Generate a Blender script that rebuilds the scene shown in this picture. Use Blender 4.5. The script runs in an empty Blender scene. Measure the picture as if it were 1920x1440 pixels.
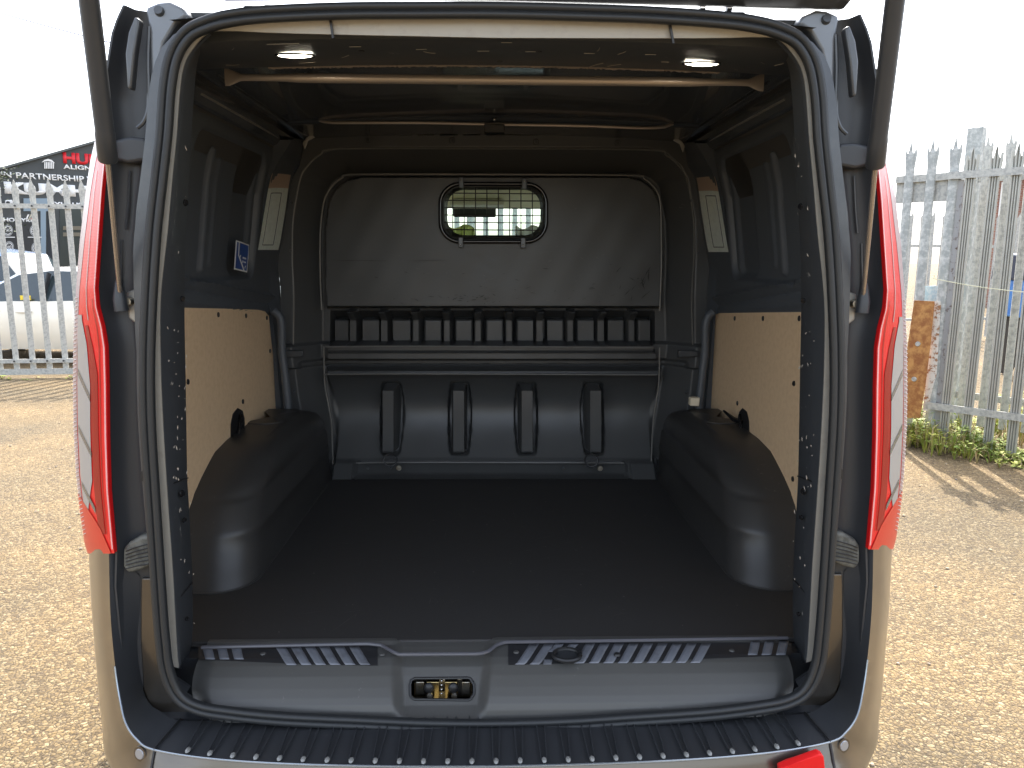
import bpy, bmesh, math, random
import numpy as np
from mathutils import Vector, Matrix
random.seed(7); RNG = np.random.RandomState(11)
SC = bpy.context.scene
COL = SC.collection
rad = math.radians

# ------------------------------------------------------------------ camera
FPX, CW, CH = 1400.0, 1920.0, 1440.0
CAM = Vector((-0.005, 0.0, 1.48))
PITCH, YAW, ROLL = 9.5, 1.43, 0.25
f_ = Vector((math.sin(rad(YAW))*math.cos(rad(PITCH)), math.cos(rad(YAW))*math.cos(rad(PITCH)), -math.sin(rad(PITCH))))
r_ = f_.cross(Vector((0, 0, 1))).normalized()
u_ = r_.cross(f_).normalized()
r2 = r_*math.cos(rad(ROLL)) + u_*math.sin(rad(ROLL))
u2 = u_*math.cos(rad(ROLL)) - r_*math.sin(rad(ROLL))
r_, u_ = r2, u2
cd = bpy.data.cameras.new('camera'); cam = bpy.data.objects.new('camera', cd); COL.objects.link(cam)
cam.matrix_world = Matrix(((r_.x, u_.x, -f_.x, CAM.x), (r_.y, u_.y, -f_.y, CAM.y), (r_.z, u_.z, -f_.z, CAM.z), (0, 0, 0, 1)))
cd.sensor_width = 36; cd.lens = FPX/CW*36; cd.clip_start = 0.02; cd.clip_end = 1500
SC.camera = cam

# ------------------------------------------------------------------ light
SUN_AZ, SUN_EL = 12.0, 53.0          # azimuth measured from +Y towards +X
W = bpy.data.worlds.new("World"); SC.world = W; W.use_nodes = True
nt = W.node_tree; nt.nodes.clear()
sky = nt.nodes.new('ShaderNodeTexSky'); sky.sky_type = 'NISHITA'; sky.sun_disc = False
sky.sun_elevation = rad(SUN_EL); sky.sun_rotation = rad(SUN_AZ)
sky.air_density = 1.0; sky.dust_density = 3.0; sky.ozone_density = 1.0
bg = nt.nodes.new('ShaderNodeBackground'); bg.inputs[1].default_value = 0.15
wo = nt.nodes.new('ShaderNodeOutputWorld')
hs_ = nt.nodes.new('ShaderNodeHueSaturation'); hs_.inputs['Saturation'].default_value = 0.5; nt.links.new(sky.outputs[0], hs_.inputs['Color']); nt.links.new(hs_.outputs[0], bg.inputs[0]); nt.links.new(bg.outputs[0], wo.inputs[0])
sd = bpy.data.lights.new('sun', 'SUN'); sd.energy = 2.0; sd.angle = rad(0.5); sd.color = (1.0, 0.93, 0.82)
so = bpy.data.objects.new('sun', sd); COL.objects.link(so)
sv = Vector((math.sin(rad(SUN_AZ))*math.cos(rad(SUN_EL)), math.cos(rad(SUN_AZ))*math.cos(rad(SUN_EL)), math.sin(rad(SUN_EL))))
so.rotation_euler = sv.to_track_quat('Z', 'Y').to_euler(); so.location = (3, 8, 12)
SC.view_settings.view_transform = 'Standard'; SC.view_settings.look = 'None'
SC.view_settings.exposure = 2.15; SC.view_settings.gamma = 1.0
SC.cycles.max_bounces = 10; SC.cycles.diffuse_bounces = 5; SC.cycles.glossy_bounces = 5
SC.cycles.transmission_bounces = 8; SC.cycles.transparent_max_bounces = 12
SC.cycles.sample_clamp_indirect = 6.0

# ------------------------------------------------------------------ measuring helpers (photo pixel -> real point on a real plane)
def ray(px, py): return f_ + r_*((px-960.0)/FPX) - u_*((py-720.0)/FPX)
def PY(px, py, Y): d = ray(px, py); return CAM + d*((Y-CAM.y)/d.y)
def PZ(px, py, Z): d = ray(px, py); return CAM + d*((Z-CAM.z)/d.z)
def PX(px, py, X): d = ray(px, py); return CAM + d*((X-CAM.x)/d.x)
def PP(px, py, p0, n): d = ray(px, py); return CAM + d*((p0-CAM).dot(n)/d.dot(n))

# ------------------------------------------------------------------ object helpers
def link(o, parent=None):
    COL.objects.link(o)
    if parent is not None:
        o.parent = parent
        if parent.type == 'EMPTY': o.matrix_parent_inverse = Matrix.Translation(-Vector(parent.location))
    return o
def thing(name, label, cat, loc=(0, 0, 0), group=None):
    o = bpy.data.objects.new(name, None); o.location = loc; o.empty_display_size = 0.1
    COL.objects.link(o); o['label'] = label; o['category'] = cat
    if group: o['group'] = group
    return o
def tag(o, label=None, cat=None, group=None, kind=None):
    if label: o['label'] = label
    if cat: o['category'] = cat
    if group: o['group'] = group
    if kind: o['kind'] = kind
    return o
class MB:
    def __init__(s): s.v = []; s.f = []
    def add(s, vs, fs):
        b = len(s.v); s.v += [tuple(v) for v in vs]; s.f += [tuple(i+b for i in f) for f in fs]; return s
    def box(s, x0, x1, y0, y1, z0, z1):
        vs = [(x, y, z) for x in (x0, x1) for y in (y0, y1) for z in (z0, z1)]
        return s.add(vs, [(0, 1, 3, 2), (4, 6, 7, 5), (0, 4, 5, 1), (2, 3, 7, 6), (0, 2, 6, 4), (1, 5, 7, 3)])
    def obox(s, c, ax, ay, az):
        c, ax, ay, az = map(Vector, (c, ax, ay, az))
        vs = [c+ax*i+ay*j+az*k for i in (-1, 1) for j in (-1, 1) for k in (-1, 1)]
        return s.add(vs, [(0, 1, 3, 2), (4, 6, 7, 5), (0, 4, 5, 1), (2, 3, 7, 6), (0, 2, 6, 4), (1, 5, 7, 3)])
    def bar(s, a, b, w, t, side=(0, 0, 1)):
        a, b = Vector(a), Vector(b); d = (b-a); L = d.length; d.normalize()
        sx = d.cross(Vector(side)).normalized(); sz = sx.cross(d).normalized()
        return s.obox((a+b)/2, d*(L/2), sx*(w/2), sz*(t/2))
    def tube(s, pts, r, n=10, closed=False, cap=True):
        pts = [Vector(p) for p in pts]; N = len(pts)
        rs = r if isinstance(r, (list, tuple)) else [r]*N
        vs = []; ref = None
        for i, p in enumerate(pts):
            if closed: t = pts[(i+1) % N]-pts[i-1]
            else: t = pts[min(i+1, N-1)]-pts[max(i-1, 0)]
            t.normalize()
            if ref is None: ref = t.orthogonal().normalized()
            ref = (ref - t*ref.dot(t)).normalized(); bn = t.cross(ref)
            for k in range(n):
                a = 2*math.pi*k/n; vs.append(p+(ref*math.cos(a)+bn*math.sin(a))*rs[i])
        fs = []
        for i in range(N if closed else N-1):
            j = (i+1) % N
            for k in range(n): fs.append((i*n+k, i*n+(k+1) % n, j*n+(k+1) % n, j*n+k))
        if cap and not closed: fs.append(tuple(range(n))[::-1]); fs.append(tuple((N-1)*n+k for k in range(n)))
        return s.add(vs, fs)
    def grid(s, rows, wrap=False):
        n = len(rows[0]); vs = [p for r in rows for p in r]; fs = []
        for i in range(len(rows)-1):
            for k in range(n if wrap else n-1):
                fs.append((i*n+k, i*n+(k+1) % n, (i+1)*n+(k+1) % n, (i+1)*n+k))
        return s.add(vs, fs)
    def prism(s, poly, off):
        n = len(poly); off = Vector(off); a = [Vector(p) for p in poly]; b = [p+off for p in a]
        fs = [tuple(range(n)), tuple(range(2*n-1, n-1, -1))] + [(i, i+n, (i+1) % n+n, (i+1) % n) for i in range(n)]
        return s.add(a+b, fs)
    def disc(s, c, nrm, r, h=0.002, n=16, r2=None):
        c = Vector(c); nrm = Vector(nrm).normalized(); a = nrm.orthogonal().normalized(); b = nrm.cross(a)
        r2 = r if r2 is None else r2
        p0 = [c+(a*math.cos(2*math.pi*k/n)+b*math.sin(2*math.pi*k/n))*r for k in range(n)]
        p1 = [c+nrm*h+(a*math.cos(2*math.pi*k/n)+b*math.sin(2*math.pi*k/n))*r2 for k in range(n)]
        return s.add(p0+p1, [tuple(range(n))[::-1], tuple(range(n, 2*n))]+[(k, (k+1) % n, (k+1) % n+n, k+n) for k in range(n)])
    def ball(s, c, rx, ry, rz, n=10, m=6):
        c = Vector(c); rows = []
        for i in range(m+1):
            t = math.pi*i/m
            rows.append([c+Vector((rx*math.sin(t)*math.cos(2*math.pi*k/n), ry*math.sin(t)*math.sin(2*math.pi*k/n), rz*math.cos(t))) for k in range(n)])
        return s.grid(rows, True)
    def build(s, name, mat, parent=None, smooth=False, bevel=0, seg=2, recalc=True, subd=0, mirror=False, ang=40, weld=False):
        if mirror and not weld:
            m2 = MB(); m2.v = [(-v[0], v[1], v[2]) for v in s.v]; m2.f = [tuple(f[::-1]) for f in s.f]
            m2.build(name, mat, parent, smooth, bevel, seg, recalc, subd, False, ang, False)
            mirror = False
        me = bpy.data.meshes.new(name); me.from_pydata(s.v, [], s.f); me.update()
        bm = bmesh.new(); bm.from_mesh(me)
        if mirror:
            g = bm.verts[:]+bm.edges[:]+bm.faces[:]
            r = bmesh.ops.duplicate(bm, geom=g)
            for e in r['geom']:
                if isinstance(e, bmesh.types.BMVert): e.co.x = -e.co.x
            bmesh.ops.reverse_faces(bm, faces=[e for e in r['geom'] if isinstance(e, bmesh.types.BMFace)])
        if weld: bmesh.ops.remove_doubles(bm, verts=bm.verts, dist=1e-5)
        if recalc: bmesh.ops.recalc_face_normals(bm, faces=bm.faces)
        bm.to_mesh(me); bm.free()
        if smooth:
            me.shade_smooth()
            try: me.set_sharp_from_angle(angle=rad(ang))
            except Exception: pass
        o = bpy.data.objects.new(name, me)
        if mat: me.materials.append(mat)
        link(o, parent)
        if bevel:
            m = o.modifiers.new('bevel', 'BEVEL'); m.width = bevel; m.segments = seg; m.limit_method = 'ANGLE'; m.angle_limit = rad(35)
            m.harden_normals = False
            me.shade_smooth()
            try: me.set_sharp_from_angle(angle=rad(60))
            except Exception: pass
        if subd:
            m = o.modifiers.new('subd', 'SUBSURF'); m.levels = subd; m.render_levels = subd; me.shade_smooth()
        return o
def mirx(p): return Vector((-p[0], p[1], p[2]))
def interp(xs, ys, x): return float(np.interp(x, xs, ys))
def catmull(pts, n=6, closed=False):
    P = [Vector(p) for p in pts]; N = len(P); out = []
    rng = range(N if closed else N-1)
    for i in rng:
        p0 = P[(i-1) % N] if (closed or i > 0) else P[0]*2-P[1]
        p1 = P[i]; p2 = P[(i+1) % N]
        p3 = P[(i+2) % N] if (closed or i+2 < N) else P[-1]*2-P[-2]
        for k in range(n):
            t = k/n; t2 = t*t; t3 = t2*t
            out.append(0.5*((2*p1)+(p2-p0)*t+(2*p0-5*p1+4*p2-p3)*t2+(3*p1-p0-3*p2+p3)*t3))
    if not closed: out.append(P[-1].copy())
    return out
def resample(pts, n):
    P = [Vector(p) for p in pts]; d = [0.0]
    for a, b in zip(P, P[1:]): d.append(d[-1]+(b-a).length)
    return [Vector([interp(d, [p[k] for p in P], d[-1]*i/(n-1)) for k in range(3)]) for i in range(n)]

# ------------------------------------------------------------------ materials
def mat(name, col=(0.5, 0.5, 0.5), rough=0.5, metal=0.0, coat=0.0, spec=None, bump=None, var=None, alpha=None, trans=0.0, ior=None, crough=0.05):
    m = bpy.data.materials.new(name); m.use_nodes = True; t = m.node_tree; b = t.nodes['Principled BSDF']
    b.inputs['Base Color'].default_value = (*col, 1); b.inputs['Roughness'].default_value = rough
    b.inputs['Metallic'].default_value = metal; b.inputs['Coat Weight'].default_value = coat
    b.inputs['Coat Roughness'].default_value = crough
    if spec is not None: b.inputs['Specular IOR Level'].default_value = spec
    if trans: b.inputs['Transmission Weight'].default_value = trans
    if ior: b.inputs['IOR'].default_value = ior
    tc = None
    if bump or var:
        tc = t.nodes.new('ShaderNodeTexCoord')
    if bump:      # (scale, strength, distance)
        n = t.nodes.new('ShaderNodeTexNoise'); n.inputs['Scale'].default_value = bump[0]; n.inputs['Detail'].default_value = 4
        bp = t.nodes.new('ShaderNodeBump'); bp.inputs['Strength'].default_value = bump[1]; bp.inputs['Distance'].default_value = bump[2]
        t.links.new(tc.outputs['Object'], n.inputs['Vector']); t.links.new(n.outputs['Fac'], bp.inputs['Height']); t.links.new(bp.outputs[0], b.inputs['Normal'])
    if var:       # (scale, col2, lo, hi)
        n = t.nodes.new('ShaderNodeTexNoise'); n.inputs['Scale'].default_value = var[0]; n.inputs['Detail'].default_value = 6; n.inputs['Roughness'].default_value = 0.65
        r = t.nodes.new('ShaderNodeValToRGB'); r.color_ramp.elements[0].position = var[2]; r.color_ramp.elements[1].position = var[3]
        r.color_ramp.elements[0].color = (*col, 1); r.color_ramp.elements[1].color = (*var[1], 1)
        t.links.new(tc.outputs['Object'], n.inputs['Vector']); t.links.new(n.outputs['Fac'], r.inputs[0]); t.links.new(r.outputs[0], b.inputs['Base Color'])
    return m
def scuffed(name, base, scuff, rough=0.45, amount=0.62, dust=None, bump=(900, 0.15, 0.0004), coat=0.0, stretch=(1, 1, 1), sc=26):
    """dark surface with thin stretched pale scuffs, fine grain and a little roughness variation"""
    m = mat(name, base, rough, bump=bump, coat=coat); t = m.node_tree; b = t.nodes['Principled BSDF']
    tc = t.nodes.new('ShaderNodeTexCoord'); mp = t.nodes.new('ShaderNodeMapping'); mp.inputs['Scale'].default_value = stretch
    t.links.new(tc.outputs['Object'], mp.inputs[0])
    n1 = t.nodes.new('ShaderNodeTexNoise'); n1.inputs['Scale'].default_value = sc; n1.inputs['Detail'].default_value = 8; n1.inputs['Roughness'].default_value = 0.7; n1.inputs['Distortion'].default_value = 1.2
    n2 = t.nodes.new('ShaderNodeTexNoise'); n2.inputs['Scale'].default_value = 5; n2.inputs['Detail'].default_value = 3
    t.links.new(mp.outputs[0], n1.inputs['Vector']); t.links.new(tc.outputs['Object'], n2.inputs['Vector'])
    r1 = t.nodes.new('ShaderNodeValToRGB'); r1.color_ramp.elements[0].position = amount; r1.color_ramp.elements[1].position = amount+0.06
    r2_ = t.nodes.new('ShaderNodeValToRGB'); r2_.color_ramp.elements[0].position = 0.45; r2_.color_ramp.elements[1].position = 0.65
    t.links.new(n1.outputs['Fac'], r1.inputs[0]); t.links.new(n2.outputs['Fac'], r2_.inputs[0])
    mul = t.nodes.new('ShaderNodeMath'); mul.operation = 'MULTIPLY'; t.links.new(r1.outputs[0], mul.inputs[0]); t.links.new(r2_.outputs[0], mul.inputs[1])
    mx = t.nodes.new('ShaderNodeMix'); mx.data_type = 'RGBA'; mx.inputs[6].default_value = (*base, 1); mx.inputs[7].default_value = (*scuff, 1)
    t.links.new(mul.outputs[0], mx.inputs[0]); t.links.new(mx.outputs[2], b.inputs['Base Color'])
    mr = t.nodes.new('ShaderNodeMapRange'); mr.inputs[3].default_value = rough-0.03; mr.inputs[4].default_value = rough+0.06
    t.links.new(n2.outputs['Fac'], mr.inputs[0]); t.links.new(mr.outputs[0], b.inputs['Roughness'])
    return m
M = {}
M['paint'] = mat('grey_metallic_paint', (0.125, 0.110, 0.093), 0.32, 0.8, 0.6, crough=0.04, bump=(1500, 0.04, 0.0002))
M['jamb'] = mat('jamb_paint', (0.070, 0.075, 0.083), 0.38, 0.45, 0.3, crough=0.15, var=(9, (0.10, 0.105, 0.11), 0.4, 0.7))
M['jamb_dark'] = mat('jamb_dark_paint', (0.034, 0.037, 0.042), 0.45, 0.0, 0.1, crough=0.3)
M['flange'] = mat('flange_paint', (0.36, 0.345, 0.31), 0.42, 0.35, 0.3, crough=0.2, var=(30, (0.3, 0.28, 0.25), 0.55, 0.75))
M['pillar'] = mat('pillar_paint', (0.50, 0.50, 0.48), 0.22, 0.9, 0.5, crough=0.05)
M['wall'] = scuffed('inner_wall_paint', (0.085, 0.095, 0.108), (0.25, 0.25, 0.25), 0.46, 0.68, bump=(14, 0.10, 0.004), coat=0.0)
M['scuffpost'] = scuffed('scuffed_post_paint', (0.046, 0.051, 0.058), (0.42, 0.40, 0.36), 0.42, 0.63, bump=(60, 0.2, 0.001), stretch=(1, 1, 0.55), sc=30)
M['roof'] = scuffed('roof_paint', (0.044, 0.051, 0.062), (0.25, 0.24, 0.22), 0.24, 0.70, bump=(10, 0.06, 0.004), coat=0.6)
M['plastic'] = scuffed('moulded_plastic', (0.066, 0.068, 0.069), (0.15, 0.145, 0.14), 0.37, 0.66, bump=(1300, 0.12, 0.0004), stretch=(1, 1, 2.0), sc=22)
M['liner'] = scuffed('wheel_arch_plastic', (0.038, 0.037, 0.036), (0.12, 0.115, 0.11), 0.40, 0.64, bump=(1400, 0.18, 0.0005))
M['mat'] = scuffed('floor_mat_rubber', (0.038, 0.036, 0.035), (0.085, 0.08, 0.074), 0.60, 0.62, bump=(420, 0.25, 0.0008), sc=60)
M['sill'] = scuffed('sill_plastic', (0.078, 0.077, 0.073), (0.16, 0.155, 0.15), 0.42, 0.66, bump=(700, 0.30, 0.0008))
M['rubber'] = mat('seal_rubber', (0.022, 0.024, 0.026), 0.46, bump=(300, 0.05, 0.0005))
M['black'] = mat('black_satin', (0.018, 0.018, 0.019), 0.42)
M['blackgloss'] = mat('black_gloss', (0.012, 0.012, 0.013), 0.15, coat=0.5)
M['step'] = scuffed('step_plastic', (0.036, 0.038, 0.042), (0.14, 0.14, 0.14), 0.36, 0.66, bump=(600, 0.2, 0.0006), stretch=(1, 2, 1), sc=14)
M['tread'] = mat('tread_strip', (0.17, 0.18, 0.205), 0.34, 0.1, var=(18, (0.11, 0.115, 0.13), 0.5, 0.7))
M['board'] = mat('hardboard', (0.79, 0.575, 0.36), 0.72, var=(60, (0.735, 0.525, 0.32), 0.42, 0.62), bump=(260, 0.12, 0.0005))
M['boardedge'] = mat('board_edge', (0.5, 0.36, 0.22), 0.8)
M['tin'] = mat('zinc_metal', (0.45, 0.42, 0.36), 0.35, 1.0, var=(40, (0.25, 0.2, 0.13), 0.45, 0.65))
M['brass'] = mat('yellow_zinc', (0.50, 0.38, 0.18), 0.3, 1.0)
M['steel'] = mat('bright_steel', (0.6, 0.58, 0.55), 0.18, 1.0)
M['foam'] = mat('cream_foam', (0.75, 0.66, 0.5), 0.8)
M['glass'] = mat('clear_glass', (0.75, 0.88, 0.84), 0.02, 0, trans=1.0, ior=1.02)
M['carglass'] = mat('car_glass', (0.03, 0.045, 0.05), 0.04, 0, coat=1.0)
M['cream'] = mat('cream_headliner', (0.85, 0.78, 0.58), 0.9)
M['wirem'] = mat('grille_wire', (0.012, 0.013, 0.014), 0.4)
M['blue'] = mat('blue_sticker', (0.015, 0.07, 0.30), 0.3)
M['white'] = mat('white_print', (0.78, 0.78, 0.77), 0.45)
M['redprint'] = mat('red_print', (0.70, 0.02, 0.03), 0.45)
def lens(name, c, rough=0.12, tr=0.0, sc=(0, 0, 0)):
    m = mat(name, c, max(rough, 0.28), 0, coat=0.0, spec=0.12); t = m.node_tree; b = t.nodes['Principled BSDF']
    tc = t.nodes.new('ShaderNodeTexCoord'); w = t.nodes.new('ShaderNodeTexWave'); w.wave_type = 'BANDS'; w.bands_direction = 'Z'
    w.inputs['Scale'].default_value = 110; w.inputs['Distortion'].default_value = 0
    bp = t.nodes.new('ShaderNodeBump'); bp.inputs['Strength'].default_value = 0.14; bp.inputs['Distance'].default_value = 0.001
    t.links.new(tc.outputs['Object'], w.inputs['Vector']); t.links.new(w.outputs['Fac'], bp.inputs['Height']); t.links.new(bp.outputs[0], b.inputs['Normal'])
    b.inputs['Transmission Weight'].default_value = tr
    return m
M['red'] = lens('red_lens', (0.72, 0.012, 0.014))
M['deepred'] = lens('deep_red_lens', (0.30, 0.002, 0.002))
M['orangered'] = lens('amber_red_lens', (0.60, 0.035, 0.02))
M['clearlens'] = lens('clear_prism_lens', (0.36, 0.345, 0.33), 0.2)
M['pinklens'] = lens('pale_edge_lens', (0.46, 0.33, 0.33), 0.15)
def emis(name, c, s):
    m = bpy.data.materials.new(name); m.use_nodes = True; b = m.node_tree.nodes['Principled BSDF']
    b.inputs['Base Color'].default_value = (*c, 1); b.inputs['Emission Color'].default_value = (*c, 1); b.inputs['Emission Strength'].default_value = s
    return m
M['lamp'] = emis('load_lamp_glow', (1.0, 0.9, 0.72), 11.0)
# ================================================================== VAN
van = thing('cargo_van', 'dark grey panel van with its tailgate raised and empty black load bay facing the viewer', 'van', (0, 3.9, 0))
Z0 = 0.59                      # load floor height
def wx(z): return interp([0.4, 1.25, 1.45, 1.7, 1.92, 2.0], [0.865, 0.865, 0.855, 0.82, 0.765, 0.74], z)

# ---- seal loop (left half measured, mirrored)
seal_px = [(925, 19), (780, 19), (640, 20), (500, 26), (430, 34), (385, 46), (350, 65), (325, 105), (313, 165), (307, 250), (298, 333), (287, 433),
           (279, 560), (275, 680), (277, 800), (287, 960), (298, 1127), (304, 1200), (312, 1258), (333, 1305), (370, 1328), (430, 1339), (530, 1349), (680, 1356), (800, 1361), (925, 1362)]
def yseal(z): return interp([0.5, 1.0, 1.6, 1.95], [1.45, 1.465, 1.465, 1.47], z)
half = []
for p in seal_px:
    q = PY(p[0], p[1], 1.46); q = PY(p[0], p[1], yseal(q.z)); half.append(q)
half[0].x = 0; half[-1].x = 0
loop = half + [mirx(p) for p in half[-2:0:-1]]
SEAL = catmull(loop, 5, True)
def sweep(path, section, closed=True):
    """section = list of (outward, y) offsets; path lies in a plane of about constant Y"""
    n = len(path); cx = sum(p.x for p in path)/n; cz = sum(p.z for p in path)/n; rows = []
    for i, p in enumerate(path):
        t = path[(i+1) % n]-path[i-1]; o = Vector((t.z, 0, -t.x)).normalized()
        if o.dot(Vector((p.x-cx, 0, p.z-cz))) < 0: o = -o
        rows.append([p+o*a+Vector((0, b, 0)) for a, b in section])
    rows.append(rows[0]); return rows
def arc(cx, cy, r, a0, a1, n): return [(cx+r*math.cos(rad(a0+(a1-a0)*k/n)), cy+r*math.sin(rad(a0+(a1-a0)*k/n))) for k in range(n+1)]
sec = [(0.0145, 0.03)] + arc(0.007, 0, 0.0075, 20, -160, 8) + arc(-0.008, -0.002, 0.0068, -10, -190, 8) + [(-0.0142, 0.006)]
MB().grid(sweep(SEAL, sec), False).build('door_seal', M['rubber'], van, smooth=True, ang=60)

# ---- return flange inside the seal (bare-looking paint), then scuffed black post, per side
B_px = [(925, 71), (780, 68), (640, 65), (500, 61), (430, 58), (388, 62), (358, 95), (343, 125), (336, 170), (330, 250), (322, 333), (313, 433), (304, 560), (304, 680), (309, 800), (317, 930), (326, 1060), (331, 1150), (335, 1220), (338, 1252)]
Bc = [PY(p[0]+(0 if p[0] > 480 else 3 if p[1] < 80 else 1 if p[1] < 500 else -3), p[1], 1.496) for p in B_px]; Bc[0].x = 0
# matching points on the seal inner edge
Ah = []
hs = resample(catmull(half, 6), 160)
for q in Bc:
    tgt = min(hs, key=lambda s: (s.x-q.x*1.02)**2+(s.z-q.z)**2)
    Ah.append(tgt)
rows = []
Bf = catmull(Bc, 5); Af = catmull(Ah, 5)
for a, b in zip(Af, Bf):
    a2 = a*1.0; a2.y = 1.488; a2.x *= 1.02; m1 = a2.lerp(b, 0.5); rows.append([a2, m1, b+Vector((0, -0.001, 0)), b+Vector((0, 0.003, 0))])
MB().grid(rows).build('opening_flange', M['flange'], van, smooth=True, mirror=True, ang=50, weld=True)
# seams over the flange
for px in (620, 1255):
    a = PY(px, 36+(px-620)*0.015, 1.49); b = PY(px+6, 72+(px-620)*0.015, 1.492)
    MB().bar(a+Vector((0, -.004, 0)), b+Vector((0, -0.006, -0.002)), 0.004, 0.006, (0, 1, 0)).build('seam', M['black'], van)
C_px = [(392, 66), (372, 110), (366, 150), (359, 250), (353, 350), (348, 450), (346, 577), (348, 700), (351, 885), (353, 930), (357, 1000), (361, 1095), (361, 1190), (355, 1225), (343, 1255)]
Cc = [PY(p[0], p[1], 1.62) for p in C_px]
Cf = resample(catmull(Cc, 5), 60)
Bs = resample(catmull(Bc[5:], 5), 60)
rows = []
for b, c in zip(Bs, Cf):
    m = b.lerp(c, 0.5)+Vector((-0.006, 0, 0))
    w = Vector((-wx(c.z)-0.01, 1.70, c.z))
    rows.append([b+Vector((0, 0.002, 0)), b+Vector((0.001, 0.012, 0)), m, c, c+Vector((-0.012, 0.012, 0)), w])
MB().grid(rows).build('rear_post', M['scuffpost'], van, smooth=True, mirror=True, ang=50)
# seams + access holes on posts
for s in (-1, 1):
    for (ya, yb) in ((908, 896), (1127, 1092)):
        a = PY(318 if ya < 1000 else 328, ya, 1.54); b = PY(349 if ya < 1000 else 358, yb, 1.61)
        a.x += 0.004; b.x += 0.004
        if s > 0: a, b = mirx(a), mirx(b)
        MB().tube([a, b], 0.0016, 6).build('post_seam', M['black'], van)
    for (px, py, r) in ((336, 925, .008), (340, 975, .006), (336, 560, .006), (334, 235, .007), (342, 380, .007), (345, 1160, .005)):
        q = PY(px, py, 1.575); q.x += 0.006
        if s > 0: q = mirx(q)
        MB().disc(q, (-s, -0.35, 0), r, 0.003, 14, r*0.8).build('post_plug', M['blackgloss'], van)
# torn paint chips on the posts
chips = MB()
rc = random.Random(5)
for s in (-1, 1):
    for k in range(48):
        v = rc.choice([rc.uniform(0.1, 0.95), rc.uniform(0.45, 0.72), rc.uniform(0.45, 0.95)]); i = int(v*58); u = rc.uniform(0.1, 0.95)
        p = (Bs[i]+Vector((0.002, 0.012, 0))).lerp(Cf[i]+Vector((0.003, 0, 0)), u); p.x += 0.0035
        L = rc.uniform(0.001, 0.007)*rc.choice([.5, 1, 1]); a = rc.uniform(-0.9, 0.9); ww = rc.uniform(0.0005, 0.0017)
        d = Vector((0.1*math.sin(a), math.sin(a), math.cos(a))).normalized(); n_ = Vector((0.9, -0.4, 0)); sd_ = d.cross(n_).normalized()
        k1 = rc.uniform(-.6, .6)
        vs = [p-d*L-sd_*ww*.2, p+sd_*(ww+L*k1*.4), p+d*L, p-sd_*(ww-L*k1*.4)]
        if s > 0: vs = [mirx(x) for x in vs]
        chips.add(vs, [(0, 1, 2, 3)])
chips.build('paint_chips', mat('bare_chip', (0.5, 0.45, 0.38), 0.5), van)['kind'] = 'stuff'

# ---- rear jamb + body corner, per side
def bx(z):   # outer half width
    return interp([0.3, 0.5, 0.8, 1.0, 1.23, 1.52, 1.68, 1.8, 1.88, 1.93, 1.975], [0.90, 0.93, 0.946, 0.95, 0.942, 0.90, 0.85, 0.80, 0.778, 0.76, 0.70], z)
hz = resample(catmull(half, 6), 300)
def sx(z):   # seal outer X at height
    c = [p for p in hz if p.x < -0.3]
    return abs(min(c, key=lambda p: abs(p.z-z)).x)+0.016
in_px = [(203, 262), (199, 300), (193, 360), (187, 450), (181, 540), (184, 575), (194, 612), (200, 650), (202, 720), (203, 820), (206, 920), (213, 1000), (216, 1034)]
_li = [PY(x, y, 1.487) for x, y in in_px][::-1]
def lx(z):   # inner edge of tail lamp
    return interp([0.5, 0.80]+[p.z for p in _li]+[1.8, 1.9, 1.98], [0.795, 0.797]+[-p.x for p in _li]+[0.735, 0.71, 0.665], z)
rows = []; rows2 = []
ZS = [0.55+1.39*i/56 for i in range(57)]
for z in ZS:
    s = sx(z); l = max(lx(z), s+0.02); b = bx(z); top = interp([1.8, 1.97], [0, 1], z)
    g = s+interp([0.8, 1.3, 1.5, 1.9], [0.018, 0.022, 0.038, 0.032], z); g = min(g, l-0.012)
    rows.append([(-s+.004, 1.475, z), (-s-.003, 1.492, z), (-g+.004, 1.495, z), (-g, 1.505, z), (-g-.002, 1.530, z)])
    rows2.append([(-g+.004, 1.522, z), (-g-.012, 1.532, z), (-l+.030, 1.532, z), (-l+.008, 1.520, z), (-l+.001, 1.494, z), (-l-.003, 1.494, z), (-l-.006, 1.540, z)])
MB().grid(rows).build('rear_jamb', M['jamb'], van, smooth=True, mirror=True, ang=28)
MB().grid(rows2).build('jamb_channel', M['jamb_dark'], van, smooth=True, mirror=True, ang=60)
rows = []
for z in [0.79+1.145*i/56 for i in range(57)]:
    l = max(lx(z), sx(z)+0.02)+.018; b = bx(z)
    a = [Vector((-l, 1.534, z))]
    for k in range(1, 9):
        t = k/8; a.append(Vector((-(l+(b-l)*t), 1.536+0.235*t**1.1, z)))
    a.append(Vector((-b-0.003, 1.80, z))); rows.append(a)
MB().grid(rows).build('rear_corner_panel', M['paint'], van, smooth=True, mirror=True, ang=40)
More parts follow.
